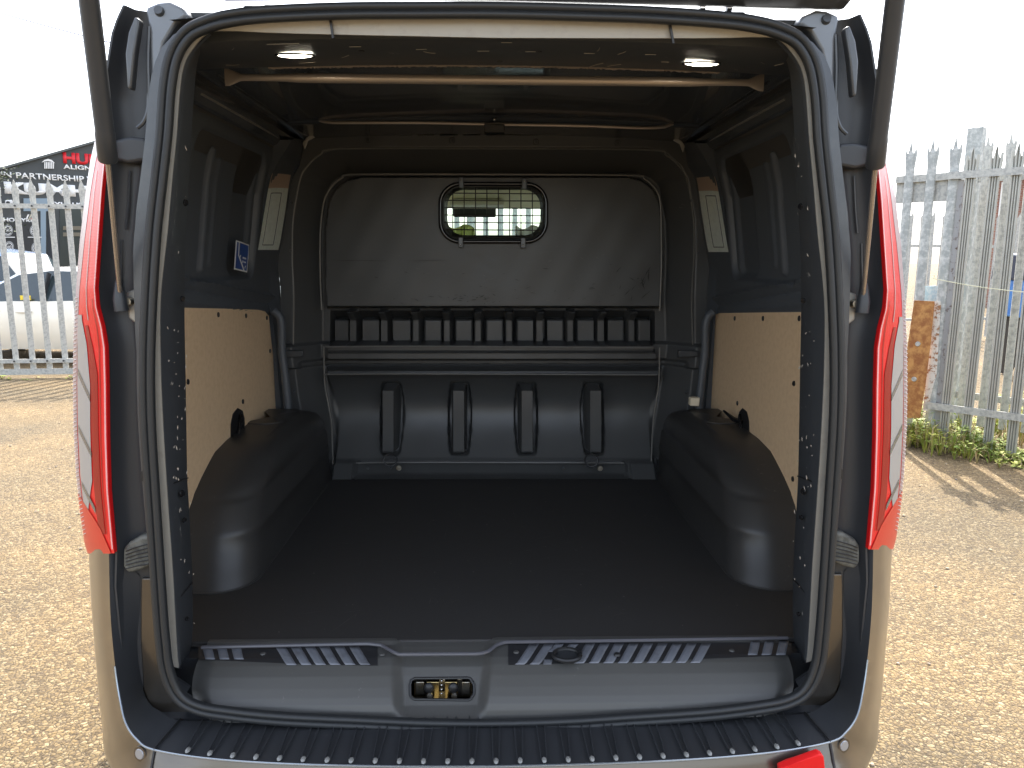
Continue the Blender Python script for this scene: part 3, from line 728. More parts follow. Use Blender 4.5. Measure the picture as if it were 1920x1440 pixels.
# ---- hardboard side panels
def board(side):
    if side < 0:
        top = [(330, 577), (345, 577), (430, 579), (485, 581), (497, 584), (504, 592)]
        rest = [(509, 640), (516, 700), (523, 760), (529, 800), (545, 860)]
        holes = [(409, 590), (461, 592), (500, 596), (506, 658), (517, 740), (455, 753), (352, 716)]; slot = (447, 790, 13, 27)
        slotpts = [(433, 830), (433, 795), (437, 776), (446, 765), (455, 770), (459, 785), (459, 830)]
    else:
        top = [(1520, 585), (1503, 585), (1420, 586), (1350, 587), (1338, 590), (1332, 600)]
        rest = [(1328, 640), (1322, 700), (1313, 760), (1308, 800), (1296, 860)]
        holes = [(1337, 600), (1378, 597), (1431, 597), (1499, 597), (1330, 661), (1316, 741), (1383, 756), (1489, 719), (1487, 898)]
        slotpts = [(1381, 830), (1381, 795), (1386, 772), (1392, 765), (1400, 772), (1404, 790), (1405, 830)]
    X = side*0.852
    P = [PX(x, y, X) for x, y in top+rest]
    P = P+[Vector((X, P[-1].y, 0.60)), Vector((X, 1.68, 0.60)), Vector((X, 1.68, P[0].z+0.012))]
    b = MB().prism(P, (side*0.006, 0, 0)).build('hardboard_panel', M['board'], van)
    for x, y in holes:
        c = PX(x, y, X); MB().disc(c+Vector((side*0.001, 0, 0)), (-side, 0, 0), 0.0085, 0.0035, 16, 0.0075).build('screw_cap', M['black'], b)
    S = [PX(x, y, X-side*0.0015) for x, y in slotpts]
    MB().prism(catmull(S, 3)[:-1] if False else S, (side*0.002, 0, 0)).build('strap_slot', M['black'], b)
    # tie down hook in the slot
    c = PX(*(446, 792) if side < 0 else (1392, 792), X-side*0.004)
    hk = MB().tube([c+Vector((0, .03, 0.02)), c+Vector((-side*0.008, 0.0, 0.0)), c+Vector((-side*0.006, -0.02, -0.03)), c+Vector((0, 0.02, -0.045))], 0.006, 8)
    if side > 0: hk.tube([c+Vector((0, 0, 0)), c+Vector((-0.02, 0.03, 0.004)), c+Vector((-0.035, 0.10, 0.02))], [0.007, 0.009, 0.004], 8)
    hk.build('tie_hook', M['blackgloss'], b, smooth=True)
board(-1); board(1)
# cream foam block on the right trim
q = [PY(x, y, 2.76) for x, y in [(1295, 746), (1313, 746), (1311, 762), (1294, 761)]]
MB().prism(q, (0, 0.03, 0)).build('foam_block', M['foam'], van, bevel=0.003)
# blue sticker on left wall
s0 = [PX(x, y, -0.845) for x, y in [(434, 450), (459, 459), (455, 511), (430, 505)]]
cen = sum(s0, Vector())/4; off = Vector((0.015, 0, 0))
def onst(u, v): return (s0[0]*(1-u)*(1-v)+s0[1]*u*(1-v)+s0[2]*u*v+s0[3]*(1-u)*v)+off
st = MB().prism([onst(0, 0), onst(1, 0), onst(1, 1), onst(0, 1)], (-0.0006, 0, 0)).build('blue_sticker', M['white'], van)
def stq(pts, mt, name, lift): MB().prism([onst(u, v)+Vector((lift, 0, 0)) for u, v in pts], (-0.0004, 0, 0)).build(name, mt, st)
stq([(.07, .05), (.93, .05), (.93, .95), (.07, .95)], M['blue'], 'blue_field', 0.0008)
stq([(.18, .05), (.24, .05), (.26, .5), (.20, .5)], M['white'], 'white_line', 0.0014)
stq([(.20, .5), (.27, .48), (.75, .95), (.66, .95)], M['white'], 'white_line', 0.0014)
for k in range(4): stq([(.55+.07*k, .50), (.60+.07*k, .50), (.60+.07*k, .56), (.55+.07*k, .56)], M['white'], 'small_print', 0.0014)
for k in range(3): stq([(.62+.07*k, .64), (.67+.07*k, .64), (.67+.07*k, .69), (.62+.07*k, .69)], M['white'], 'small_print', 0.0014)
for u, v in ((.36, .46), (.55, .62), (.78, .78)): stq([(u, v), (u+.05, v), (u, v+.10), (u-.04, v+.10)], M['white'], 'arrow_mark', 0.0014)
# ---- wheel arch liners
def archliner(side):
    zs = [0.585, 0.60, 0.63, 0.68, 0.715, 0.722, 0.738, 0.745, 0.80, 0.808, 0.822, 0.83, 0.86, 0.89, 0.91, 0.923, 0.93]
    Yr = [PX(x, y, -0.852) for x, y in [(352, 962), (366, 920), (385, 880), (400, 850), (416, 832), (440, 812), (462, 796)]]
    zr = [p.z for p in Yr]; yr = [p.y for p in Yr]
    o = np.argsort(zr); zr = [0.585, 0.64]+[zr[i] for i in o]; yr = [1.90, 1.93]+[yr[i] for i in o]
    zt = max(zr)
    rows = []
    for k, z in enumerate(zs):
        zz = 0.585+(zt-0.585)*(z-0.585)/(0.93-0.585)
        y0 = interp(zr, yr, zz); t = max(0, (z-0.872)/0.058)
        xi = 0.668+0.012*(z-0.59)/0.3+0.040*t**2.2
        if z < 0.62: xi -= 0.006; y0 -= 0.008
        bump = 0.004 if z in (0.722, 0.738) else (-0.004 if z in (0.808, 0.822) else 0.0)
        rad_ = 0.115-0.03*t; xi -= bump; y0 -= bump*0.5
        yf = 3.0-0.10*t**2-0.12*max(0, (z-0.80)/0.13)
        r = [Vector((0.875, y0+0.02*t, zz)), Vector((0.875-(0.875-xi-rad_)*0.5, y0+0.008*t, zz))]
        for j in range(11):
            a = math.pi/2*j/10
            r.append(Vector((xi+rad_-rad_*math.sin(a), y0+rad_-rad_*math.cos(a), zz)))
        for j in range(1, 6): r.append(Vector((xi, y0+rad_+(yf-0.05-y0-rad_)*j/5, zz)))
        r += [Vector((xi+0.02, yf-0.01, zz)), Vector((0.76, yf, zz)), Vector((0.875, yf, zz))]
        rows.append(r)
    last = rows[-1]; cx = Vector((0.80, 2.62, zt+0.006))
    rows.append([p.lerp(Vector((max(p.x, 0.74), p.y, p.z+.006)), 0.5) for p in last]); rows.append([cx]*len(last))
    if side < 0: rows = [[mirx(p) for p in r] for r in rows]
    o = MB().grid(rows).build('wheel_arch_liner', M['liner'], van, smooth=True, ang=75, weld=True)
    m = MB(); r0 = rows[0]
    m.tube([p+Vector((0, 0, 0.010)) for p in r0[1:18]], 0.003, 6).build('liner_foot_edge', M['liner'], o, smooth=True)
archliner(-1); archliner(1)
# ---- roof
rows = []
for y in (1.54, 1.8, 2.2, 2.6, 3.05):
    rows.append([Vector((x, y, 1.953-0.02*(x/0.7)**2)) for x in np.linspace(-0.72, 0.72, 13)])
MB().grid(rows).build('roof_lining_panel', M['roof'], van, smooth=True)
hd = MB(); secs = [(1.553, 1.925), (1.556, 1.906), (1.566, 1.902), (1.735, 1.900), (1.748, 1.905), (1.755, 1.950)]
hd.grid([[Vector((x, y, z-0.014*(x/0.62)**2)) for y, z in secs] for x in np.linspace(-0.70, 0.70, 15)])
header = hd.build('roof_header', M['scuffpost'], van, smooth=True, ang=40)
dark = MB(); lite = MB()
for x, y, w in ((655, 85, 22), (780, 92, 20), (895, 96, 22), (985, 97, 20), (1095, 99, 20), (1210, 99, 20), (1240, 112, 14), (940, 80, 20), (500, 76, 60)):
    a, b = PZ(x, y, 1.8985), PZ(x+w, y, 1.8985); 
    for p in (a, b): p.z = 1.9-0.014*(p.x/0.62)**2-0.0015
    lite.bar(a, b, 0.0028, 0.001)
for x, y in ((678, 95), (1010, 96), (937, 114)):
    p = PZ(x, y, 1.898); dark.disc((p.x, p.y, p.z-0.001), (0, 0, -1), 0.006, 0.001, 12)
lite.build('press_slots', M['flange'], header); dark.build('plug_holes', M['black'], header)
rs = random.Random(3); sc_ = MB()
for k in range(13):
    x = rs.uniform(-0.6, 0.6); y = rs.uniform(1.58, 1.72); a = rs.uniform(0, 6.28); L = rs.uniform(0.004, 0.02)
    d = Vector((math.cos(a), math.sin(a), 0))*L; p = Vector((x, y, 1.8985-0.014*(x/0.62)**2))
    sc_.tube([p-d, p+Vector((d.y, -d.x, 0))*rs.uniform(-.3, .3), p+d], 0.0005, 4)
sc_.build('scratches', mat('bare_scratch', (0.4, 0.36, 0.3), 0.5), header)
bd = MB(); rs = random.Random(9)
bd.tube([Vector((x, 1.747+rs.uniform(-.001, .001), 1.9015-0.014*(x/0.62)**2+rs.uniform(-.0008, .0008))) for x in np.linspace(-0.5, 0.5, 260)], [0.0028+rs.uniform(-.0012, .0012) for _ in range(260)], 6)
bd.build('sealant_bead', mat('sealant', (0.16, 0.13, 0.11), 0.6), header, smooth=True)
for x, y in ((553, 100), (1316, 115)):
    p = PZ(x, y, 1.896); zz = 1.9-0.014*(p.x/0.62)**2
    l = MB().ball((p.x, p.y, zz-0.001), 0.037, 0.012, 0.005, 20, 8).build('load_lamp', M['lamp'], van, smooth=True)
    ring = [Vector((p.x+0.040*math.cos(a), p.y+0.0145*math.sin(a), zz-0.002)) for a in [2*math.pi*k/28 for k in range(28)]]
    MB().tube(ring, 0.0022, 6, True).build('lamp_bezel', M['blackgloss'], l, smooth=True)
# cross tube with flattened ends
ty, tz = 1.815, 1.887
xL, xR = PY(421, 134, ty).x, PY(1432, 156, ty).x
rows = []
for t, hw, th in ((0, .019, .003), (0.012, .018, .003), (0.022, .014, .004), (0.034, .009, .006), (0.05, .008, .0075)):
    rows.append((xL+t, hw, th))
N = 16; full_ = [(xL+t, h, q) for t, h, q in ((0, .019, .002), (.010, .0185, .002), (.024, .013, .003), (.036, .008, .005), (.05, .0075, .007), (.09, .0075, .0075), (.14, .0085, .0085), (.17, .0105, .0105))]
full_ += [(xR-(a-xL), h, q) for a, h, q in full_[::-1]]
rows = [[Vector((x, ty+q*math.sin(2*math.pi*k/N), tz+h*math.cos(2*math.pi*k/N))) for k in range(N)]+[Vector((x, ty, tz+h))] for x, h, q in full_]
MB().grid([r[:N]+[r[0]] for r in rows]).build('roof_cross_tube', mat('tube_metal', (0.40, 0.34, 0.29), 0.32, 0.5), van, smooth=True, ang=80)
# second roof bow with bright lip, centre bracket
bw = MB(); secs = [(2.63, 1.955), (2.64, 1.946), (2.655, 1.938), (2.67, 1.940), (2.93, 1.944), (2.95, 1.955)]
bow = bw.grid([[Vector((x, y, z-0.010*(x/0.62)**2)) for y, z in secs] for x in np.linspace(-0.70, 0.70, 15)]).build('roof_bow', M['roof'], van, smooth=True, ang=40)
q = [PY(x, y, 2.645) for x, y in [(590, 222), (612, 229), (640, 230), (780, 230), (925, 233), (1100, 236), (1200, 240), (1245, 238), (1262, 232)]]
MB().tube(resample(catmull(q, 4), 40), 0.0055, 8).build('bow_lip', mat('lip_metal', (0.4, 0.34, 0.29), 0.35, 0.7), bow, smooth=True)
a = PY(908, 234, 2.64); b = PY(946, 250, 2.64); MB().box(a.x, b.x, 2.625, 2.66, b.z, a.z).build('bow_bracket', M['black'], bow, bevel=0.003)
q = PY(927, 224, 2.6); MB().ball(q, 0.006, 0.006, 0.006).build('bow_screw', M['steel'], bow, smooth=True)
for x in (905, 945):
    a, b = PZ(x, 163, 1.966), PZ(x+2, 222, 1.966); MB().bar(a, b, 0.006, 0.004).build('roof_rib', M['roof'], van)
# ================================================================== BULKHEAD (moulded sheet, h = metres towards the viewer)
BY = 3.0
U = np.arange(508, 1346, 2.0); V = np.arange(246, 900, 2.0)
UU, VV = np.meshgrid(U, V, indexing='ij')
def box_sd(x0, x1, y0, y1, r):
    dx = np.abs(UU-(x0+x1)/2)-((x1-x0)/2-r); dy = np.abs(VV-(y0+y1)/2)-((y1-y0)/2-r)
    return np.hypot(np.maximum(dx, 0), np.maximum(dy, 0))+np.minimum(np.maximum(dx, dy), 0)-r
def poly_sd(poly):
    P = np.array(poly, float); n = len(P); best = np.full(UU.shape, 1e9); inside = np.zeros(UU.shape, bool)
    for i in range(n):
        a, b = P[i], P[(i+1) % n]; d = b-a; L = (d**2).sum()
        t = np.clip(((UU-a[0])*d[0]+(VV-a[1])*d[1])/L, 0, 1)
        best = np.minimum(best, np.hypot(UU-a[0]-t*d[0], VV-a[1]-t*d[1]))
        c = ((a[1] > VV) != (b[1] > VV)) & (UU < (b[0]-a[0])*(VV-a[1])/((b[1]-a[1]) or 1e-9)+a[0]); inside ^= c
    return np.where(inside, -best, best)
def edge(sd, w): return 1-sstep(-w/2, w/2, sd)          # 1 inside
def msym(pts): return pts+[(1848-x, y) for x, y in pts[::-1]]     # mirrored about the van centre
H = np.zeros_like(UU)
outer = msym([(580, 252), (570, 262), (564, 285), (558, 310), (545, 332), (535, 380), (525, 445), (516, 490), (522, 535), (523, 580), (524, 660), (540, 785), (560, 895)])
frame_in = msym([(640, 278), (600, 290), (575, 312), (562, 336), (549, 410), (547, 485), (550, 555), (549, 650), (558, 735), (572, 817), (590, 905)])
H -= 0.105*np.clip((-poly_sd(frame_in)+2)/44, 0, 1)
panel = msym([(670, 326), (640, 334), (618, 352), (606, 378), (600, 430), (599, 500), (602, 580)])
H += 0.075*edge(poly_sd(panel)+2, 7)
# slot row
row = edge(box_sd(608, 1234, 583, 648, 3), 3)
H -= 0.09*row*np.clip((VV-585)/18, 0, 1)
xs_r = [652, 712, 773, 833, 893, 953, 1012, 1071, 1130, 1189]
bx_ = [612]+[x+14 for x in xs_r]; by_ = [x-10 for x in xs_r]+[1230]
for x0_, x1_ in zip(bx_, by_): H += 0.075*edge(box_sd(x0_, x1_, 603, 650, 2), 3)*row
for x in xs_r: H += 0.105*edge(box_sd(x-8, x+8, 585, 650, 2), 3)*row
# ledge, lips and roll
ledge = edge(box_sd(528, 1318, 647, 690, 6), 5)
H += ledge*0.030
H += edge(box_sd(610, 1226, 647, 662, 3), 4)*0.055
H += edge(box_sd(608, 1232, 661, 677, 3), 4)*0.050
H -= edge(box_sd(560, 1286, 679, 691, 3), 5)*0.02
lowp = edge(poly_sd(msym([(604, 692), (606, 720), (614, 760), (620, 800), (622, 895)]))+1, 8)
tt = np.clip((VV-704)/(868-704), 0, 1)
conc = 0.090-0.095*np.sin(math.pi*tt**0.8)
H += lowp*np.where(VV > 700, conc, 0.085*sstep(690, 697, VV))*(VV > 688)
# shallow moulded pockets with centre ribs
for x in (727, 858, 986, 1114):
    hw = 17+5*np.sin(math.pi*np.clip((VV-722)/(857-722), 0, 1)); dv = np.maximum(np.abs(VV-789)-67+6, 0)
    sd = np.hypot(np.maximum(np.abs(UU-x)-hw+6, 0), dv)-6
    base_flat = 0.0
    e_ = edge(sd, 4); H = H*(1-e_)+(np.minimum(H, H[0, 0]*0+0.02)-0.030)*e_
    e_ = edge(box_sd(x-13, x+12, 729, 849, 3), 3); H = H*(1-e_)+0.012*e_
# bottom channel and corner notches
H -= 0.030*edge(box_sd(666, 1172, 867, 889, 7), 4)
H += 0.012*edge(box_sd(666, 1172, 888, 894, 2), 3)
for a, b in ((612, 662), (1178, 1236)): H += 0.018*edge(box_sd(a, b, 866, 896, 3), 3)
# soft dents
H += 0.0007*np.sin(UU*0.031+1)*np.sin(VV*0.043)+0.0004*np.sin(UU*0.09+VV*0.05)
OUT = poly_sd(outer); HOLE = box_sd(829, 1021, 347, 449, 34)
n, m = UU.shape; vs = []
o00 = np.array([[tuple(PY(u, v, BY)) for v in (V[0], V[-1])] for u in (U[0], U[-1])])
D0 = np.array([tuple(f_), tuple(r_), tuple(u_)])
dirs = D0[0][None, None]+D0[1][None, None]*((UU-960)/FPX)[..., None]-D0[2][None, None]*((VV-720)/FPX)[..., None]
Pts = np.array([0, 0, 1.48])[None, None]+dirs*(BY/dirs[..., 1])[..., None]
Pts[..., 1] -= H
idx = np.arange(n*m).reshape(n, m)
fs = np.stack([idx[:-1, :-1], idx[:-1, 1:], idx[1:, 1:], idx[1:, :-1]], -1)
ok = (OUT[:-1, :-1] < 0) & (HOLE[:-1, :-1] > 0)
mb = MB(); mb.v = Pts.reshape(-1, 3).tolist(); mb.f = fs[ok].tolist()
bulk = mb.build('bulkhead', M['plastic'], van, smooth=True, recalc=False, ang=55)
bm = bmesh.new(); bm.from_mesh(bulk.data); bmesh.ops.delete(bm, geom=[v for v in bm.verts if not v.link_faces], context='VERTS'); bm.to_mesh(bulk.data); bm.free()
# dark metal frame behind the sheet closing the gap to the body
MB().box(-0.90, -0.25, 3.28, 3.30, 0.5, 1.95).box(0.27, 0.90, 3.28, 3.30, 0.5, 1.95).box(-0.25, 0.27, 3.28, 3.30, 0.5, 1.52).box(-0.25, 0.27, 3.28, 3.30, 1.79, 1.95).build('bulkhead_frame', M['jamb_dark'], van)
for x, y in ((690, 262), (848, 263), (1005, 266), (1158, 268)):
    c = PY(x, y, 2.999); t = MB().disc(c, (0, -1, 0), 0.012, 0.003, 18, 0.009).build('bulkhead_bolt', M['plastic'], bulk, smooth=True)
    MB().disc(c+Vector((0, -0.003, 0)), (0, -1, 0), 0.006, 0.001, 12).build('bolt_socket', M['black'], t)
for x, y in ((540, 641), (543, 672), (551, 733), (1300, 648), (1292, 680), (1286, 735), (546, 380), (545, 470), (1296, 376), (1310, 475)):
    c = PY(x, y, 2.999); MB().disc(c, (0, -1, 0), 0.006, 0.0035, 12, 0.0045).build('trim_screw', M['jamb'], bulk, smooth=True)
for x, y in ((690, 877), (1056, 877)):
    c = PY(x, y, 2.965); MB().disc(c, (0, -1, 0), 0.007, 0.003, 12, 0.005).build('trim_screw', M['jamb'], bulk, smooth=True)
def rim(pts, h, r=0.0035, closed=False, name='edge_highlight'):
    q = [PY(x, y, BY-h) for x, y in pts]
    MB().tube(catmull(q, 5, closed), r, 8, closed).build(name, edgem, bulk, smooth=True)
edgem = mat('edge_highlight_plastic', (0.17, 0.165, 0.155), 0.28)  # paler than the sheet: edge highlights put into the bead colour
rim([(603, 581), (600, 500), (601, 430), (607, 380), (620, 352), (641, 334), (672, 327), (925, 327), (1178, 329), (1209, 336), (1230, 356), (1238, 381), (1240, 440), (1240, 500), (1237, 583)], -0.024)
rim([(550, 650), (551, 555), (548, 485), (550, 410), (563, 336), (576, 312), (601, 290), (641, 279), (925, 279), (1212, 281), (1250, 292), (1275, 314), (1288, 338), (1300, 410), (1301, 485), (1297, 555), (1299, 650)], 0.0, 0.003)
rim([(607, 650), (609, 720), (616, 760), (622, 800), (624, 870)], -0.008, 0.003)
rim([(1237, 652), (1235, 720), (1229, 760), (1224, 800), (1221, 870)], -0.008, 0.003)
rim([(610, 650), (800, 649), (1226, 652)], 0.010+0.03, 0.003)
rim([(606, 702), (800, 701), (1232, 703)], 0.006, 0.003)
rim([(668, 868), (800, 867), (1170, 868)], 0.000, 0.0025)
rim([(668, 890), (900, 892), (1170, 891)], 0.004, 0.0035)
# small side brackets on the ledge
for a, b in ((533, 568), (1272, 1310)):
    q = [PY(x, y, 2.955) for x, y in [(a, 657), (b, 658), (b, 669), (a, 670)]]
    MB().prism(q, (0, 0.02, 0)).build('ledge_bracket', M['jamb'], bulk, bevel=0.003)
# window: rounded rubber frame, glass, wire grille and clips
def rrect(x0, x1, y0, y1, r, Y, n=7):
    pts = []
    for cx, cy, a0 in ((x1-r, y0+r, -90), (x1-r, y1-r, 0), (x0+r, y1-r, 90), (x0+r, y0+r, 180)):
        for k in range(n+1):
            a = rad(a0+90*k/n); pts.append(PY(cx+r*math.cos(a), cy+r*math.sin(a), Y))
    return pts
YB = BY-0.055+0.075; YP = YB-0.002
frm = rrect(826, 1024, 345, 453, 36, YP)
win = MB().tube(frm, 0.0085, 10, True).build('window_rubber', M['blackgloss'], bulk, smooth=True)
inner = rrect(839, 1013, 356, 441, 30, YP+0.06); outer_ = rrect(829, 1021, 347, 449, 34, YP+0.003)
MB().grid([[a, a.lerp(b, .5), b] for a, b in zip(outer_+outer_[:1], inner+inner[:1])]).build('window_reveal', M['black'], bulk, smooth=True)
MB().prism(rrect(838, 1014, 355, 442, 30, YP+0.052, 5), (0, 0.004, 0)).build('window_pane', M['glass'], bulk)
gr = MB(); gY = YP-0.012
gp = rrect(831, 1019, 350, 449, 33, gY); 
fr = MB().tube(gp, 0.0038, 8, True).build('window_grille', M['wirem'], bulk, smooth=True)
def yspan(x):
    d = max(0, abs(x-925)-(94-33)); e = 33-math.sqrt(max(0, 33*33-d*d)); return 350+e, 449-e
for k in range(8):
    x = 849+21.3*k; a, b = yspan(x); gr.tube([PY(x, a, gY), PY(x, b, gY)], 0.0021, 6)
for k in range(7):
    y = 362+13.7*k+0.0; d = max(0, abs(y-399.5)-(49.5-33)); e = 33-math.sqrt(max(0, 33*33-d*d))
    gr.tube([PY(831+e, y, gY-0.003), PY(1019-e, y+1.4, gY-0.003)], 0.0021, 6)
gr.build('grille_wires', M['wirem'], fr, smooth=True)
for x, y, yy in ((865, 337, 347), (983, 339, 349), (864, 459, 450), (981, 460, 451)):
    a = PY(x-4.5, min(y, yy)-5, gY-0.004); b = PY(x+4.5, max(y, yy)+5, gY-0.004)
    c = MB().box(a.x, b.x, gY-0.008, gY+0.012, b.z, a.z).build('grille_clip', M['jamb'], fr, bevel=0.002)
    MB().ball(PY(x, y, gY-0.010), 0.0035, 0.003, 0.0035, 10, 6).build('clip_screw', M['steel'], c, smooth=True)
# tie-down rings on the bottom channel
for x, y in ((732, 862), (1109, 863)):
    c = PY(x, y, 2.90)
    R_ = [c+Vector((0.026*math.cos(a), 0.006*math.sin(a), 0.024*math.sin(a))) for a in [2*math.pi*k/24 for k in range(24)]]
    rg = MB().tube(R_, 0.0035, 8, True).build('tie_down_ring', M['black'], bulk, smooth=True)
    MB().tube([PY(x-12, y+5, 2.897), PY(x+14, y-6, 2.897)], 0.0028, 6).tube([PY(x-10, y+10, 2.90), PY(x+2, y+16, 2.90), PY(x+14, y+2, 2.90)], 0.003, 6).build('ring_shackle', M['jamb'], rg, smooth=True)
    MB().disc(PY(x+16, y+15, 2.915), (0, -1, 0), 0.012, 0.006, 18, 0.010).build('ring_bolt', M['tin'], rg, smooth=True)
# wear marks on the flat bulkhead panel: real scratches and dark rubs
rs = random.Random(21)
def marks(n, box, cols, L0, L1, name, ang=None, w=0.0012, sg=0.3):
    x0, x1, y0, y1 = box; m = MB()
    for k in range(n):
        x, y = rs.uniform(x0, x1), rs.uniform(y0, y1); L = rs.uniform(L0, L1); a = rs.gauss(ang, sg) if ang is not None else rs.uniform(-.6, .6)
        dx, dy = math.cos(a)*L, math.sin(a)*L; ww = rs.uniform(.4, 1.3)*w*450
        pts = [(x-dx, y-dy), (x-dx*.3+dy*.2, y-dy*.3-ww), (x+dx, y+dy), (x+dx*.2, y+dy*.2+ww)]
        m.add([PY(a_, b_, YP-0.0016) for a_, b_ in pts], [(0, 1, 2, 3)])
    o = m.build(name, cols, bulk); o['kind'] = 'stuff'
pale = mat('pale_scuff', (0.11, 0.11, 0.10), 0.55); drk = mat('dark_rub', (0.022, 0.022, 0.021), 0.5)
marks(60, (615, 1225, 460, 575), pale, 1.0, 5, 'pale_scuffs', w=0.0009)
marks(34, (700, 1200, 490, 575), drk, 1.5, 7, 'dark_rubs', w=0.0014)
marks(26, (840, 950, 552, 572), drk, 1.0, 6, 'dark_rubs', w=0.0018)
marks(12, (1160, 1225, 500, 560), drk, 4, 14, 'dark_rubs', ang=-1.1, w=0.0011)
marks(5, (640, 900, 488.0, 489.5), drk, 20, 60, 'dark_rubs', ang=0.0, w=0.0007, sg=0.01)

# ================================================================== CAB AND OUTER SHELL
MB().prism([(-0.72, 3.14, 1.88), (-0.72, 4.2, 1.87), (-0.72, 4.95, 1.80), (-0.72, 4.98, 1.83), (-0.72, 4.2, 1.92), (-0.72, 3.14, 1.92)], (1.44, 0, 0)).build('headliner', M['cream'], van)
MB().box(-0.66, 0.66, 5.05, 5.30, 1.25, 1.33).box(-0.8, 0.8, 5.2, 5.9, 1.05, 1.27).build('dashboard', M['black'], van, bevel=0.02)
mi = PY(890, 397, 5.0); mir = MB().box(mi.x-0.14, mi.x+0.14, 4.99, 5.02, mi.z-0.035, mi.z+0.035).build('rear_view_mirror', M['black'], van, bevel=0.012, seg=3)
MB().tube([(mi.x, 5.0, mi.z), (mi.x+0.01, 5.02, mi.z+0.10)], 0.012, 8).build('mirror_stalk', M['black'], mir)
vz = PY(895, 372, 4.7); vz.z = 1.80; MB().box(vz.x-0.16, vz.x+0.16, 4.55, 4.85, vz.z-0.004, vz.z+0.03).build('overhead_console', mat('console_grey', (0.6, 0.58, 0.5), 0.6), van, bevel=0.005)
def seat(x, y, w, top):
    s = MB().box(x-w/2, x+w/2, y, y+0.45, 0.85, 1.02).build('seat', mat('seat_cloth', (0.05, 0.05, 0.055), 0.9), van, bevel=0.03, seg=3)
    MB().box(x-w/2, x+w/2, y-0.12, y, 0.95, top).build('backrest', M['black'], s, bevel=0.03, seg=3)
    for dx in ((-.0,) if w < 0.6 else (-w/4, w/4)):
        MB().box(x+dx-0.12, x+dx+0.12, y-0.11, y-0.02, top+0.03, top+0.2).build('headrest', M['black'], s, bevel=0.03, seg=3)
seat(0.0, 3.55, 1.35, 1.28); seat(-0.50, 4.55, 0.48, 1.36); seat(0.42, 4.55, 0.85, 1.36)
a = PY(862, 428, 4.4); 
vest = MB().grid([[Vector((a.x+u*0.085+0.02*v, 4.40+0.012*math.sin(9*u+3*v), a.z+0.01-v*0.22+0.012*math.sin(4*u))) for u in np.linspace(-1, 1, 12)] for v in np.linspace(0, 1, 8)]).build('hi_vis_vest', mat('hi_vis_yellow', (0.60, 0.66, 0.22), 0.8), None, smooth=True)
vest.modifiers.new('s', 'SOLIDIFY').thickness = 0.012
tag(vest, 'yellow-green safety vest hanging inside the cab behind the caged window', 'vest')
a = PY(990, 436, 4.4)
vs2 = MB().grid([[Vector((a.x+u*0.075, 4.40+0.012*math.sin(8*u+4*v), a.z+0.03-v*0.22+0.012*math.sin(4*u))) for u in np.linspace(-1, 1, 12)] for v in np.linspace(0, 1, 8)]).build('white_shirt', mat('white_cloth', (0.8, 0.8, 0.74), 0.8), None, smooth=True)
vs2.modifiers.new('s', 'SOLIDIFY').thickness = 0.012
tag(vs2, 'pale white garment hanging inside the cab at the right of the caged window', 'garment')
# shell: section loops along Y, glass where the windows are
def topz(y): return interp([1.56, 4.75, 5.95, 6.1, 6.7, 6.86], [1.995, 1.995, 1.27, 1.18, 0.98, 0.80], y)
def sect(y):
    tz_ = topz(y); k = (tz_-0.9)/1.095; nar = interp([1.76, 2.2, 5.9, 6.5, 6.86], [0, 0, 0, .05, .22], y)
    base = [(0.86, .30), (0.945, .36), (0.955, .80), (0.955, 1.0), (0.947, 1.22), (0.905, 1.50), (0.86, 1.68), (0.785, 1.86), (0.735, 1.925), (0.64, 1.955), (0.35, 1.965), (0.0, 1.968)]
    out = []
    for x, z in base:
        if z > 0.9: z = 0.9+(z-0.9)*k
        out.append(Vector((x-nar, y, z)))
    return out
ys = [1.76, 2.2, 3.1, 3.2, 4.0, 4.2, 4.75, 5.1, 5.5, 5.95, 6.1, 6.4, 6.7, 6.86]
R = [sect(y) for y in ys]; sh = MB(); gl = MB()
for i in range(len(R)-1):
    for k in range(len(R[0])-1):
        quad = [R[i][k], R[i+1][k], R[i+1][k+1], R[i][k+1]]
        y0 = ys[i]
        g = (k in (4, 5, 6) and y0 in (3.2, 4.2, 4.75)) or (4.7 < y0 < 5.9 and k >= 8)
        (gl if g else sh).add(quad, [(0, 1, 2, 3)])
# rear cap strip between corner panel and shell roof
R0 = sect(1.66)
for p_ in R0: p_.x = min(p_.x, 0.70); p_.z = min(p_.z, 1.955)
sh.add([R0[k] for k in range(7, 12)]+[R[0][k] for k in range(7, 12)], [(k, k+1, k+6, k+5) for k in range(4)])
sh.build('body_shell', M['paint'], van, smooth=True, mirror=True, ang=40, weld=True)
go = gl.build('cab_glass', M['glass'], van, smooth=True, mirror=True, ang=40, weld=True)
MB().grid([[Vector((x, y, z-0.030*(x/0.62)**2)) for y, z in ((1.475, 1.938), (1.50, 1.942), (1.53, 1.943), (1.555, 1.946), (1.62, 1.955))] for x in np.linspace(-0.60, 0.60, 13)]).build('roof_rear_edge', M['jamb'], van, smooth=True)
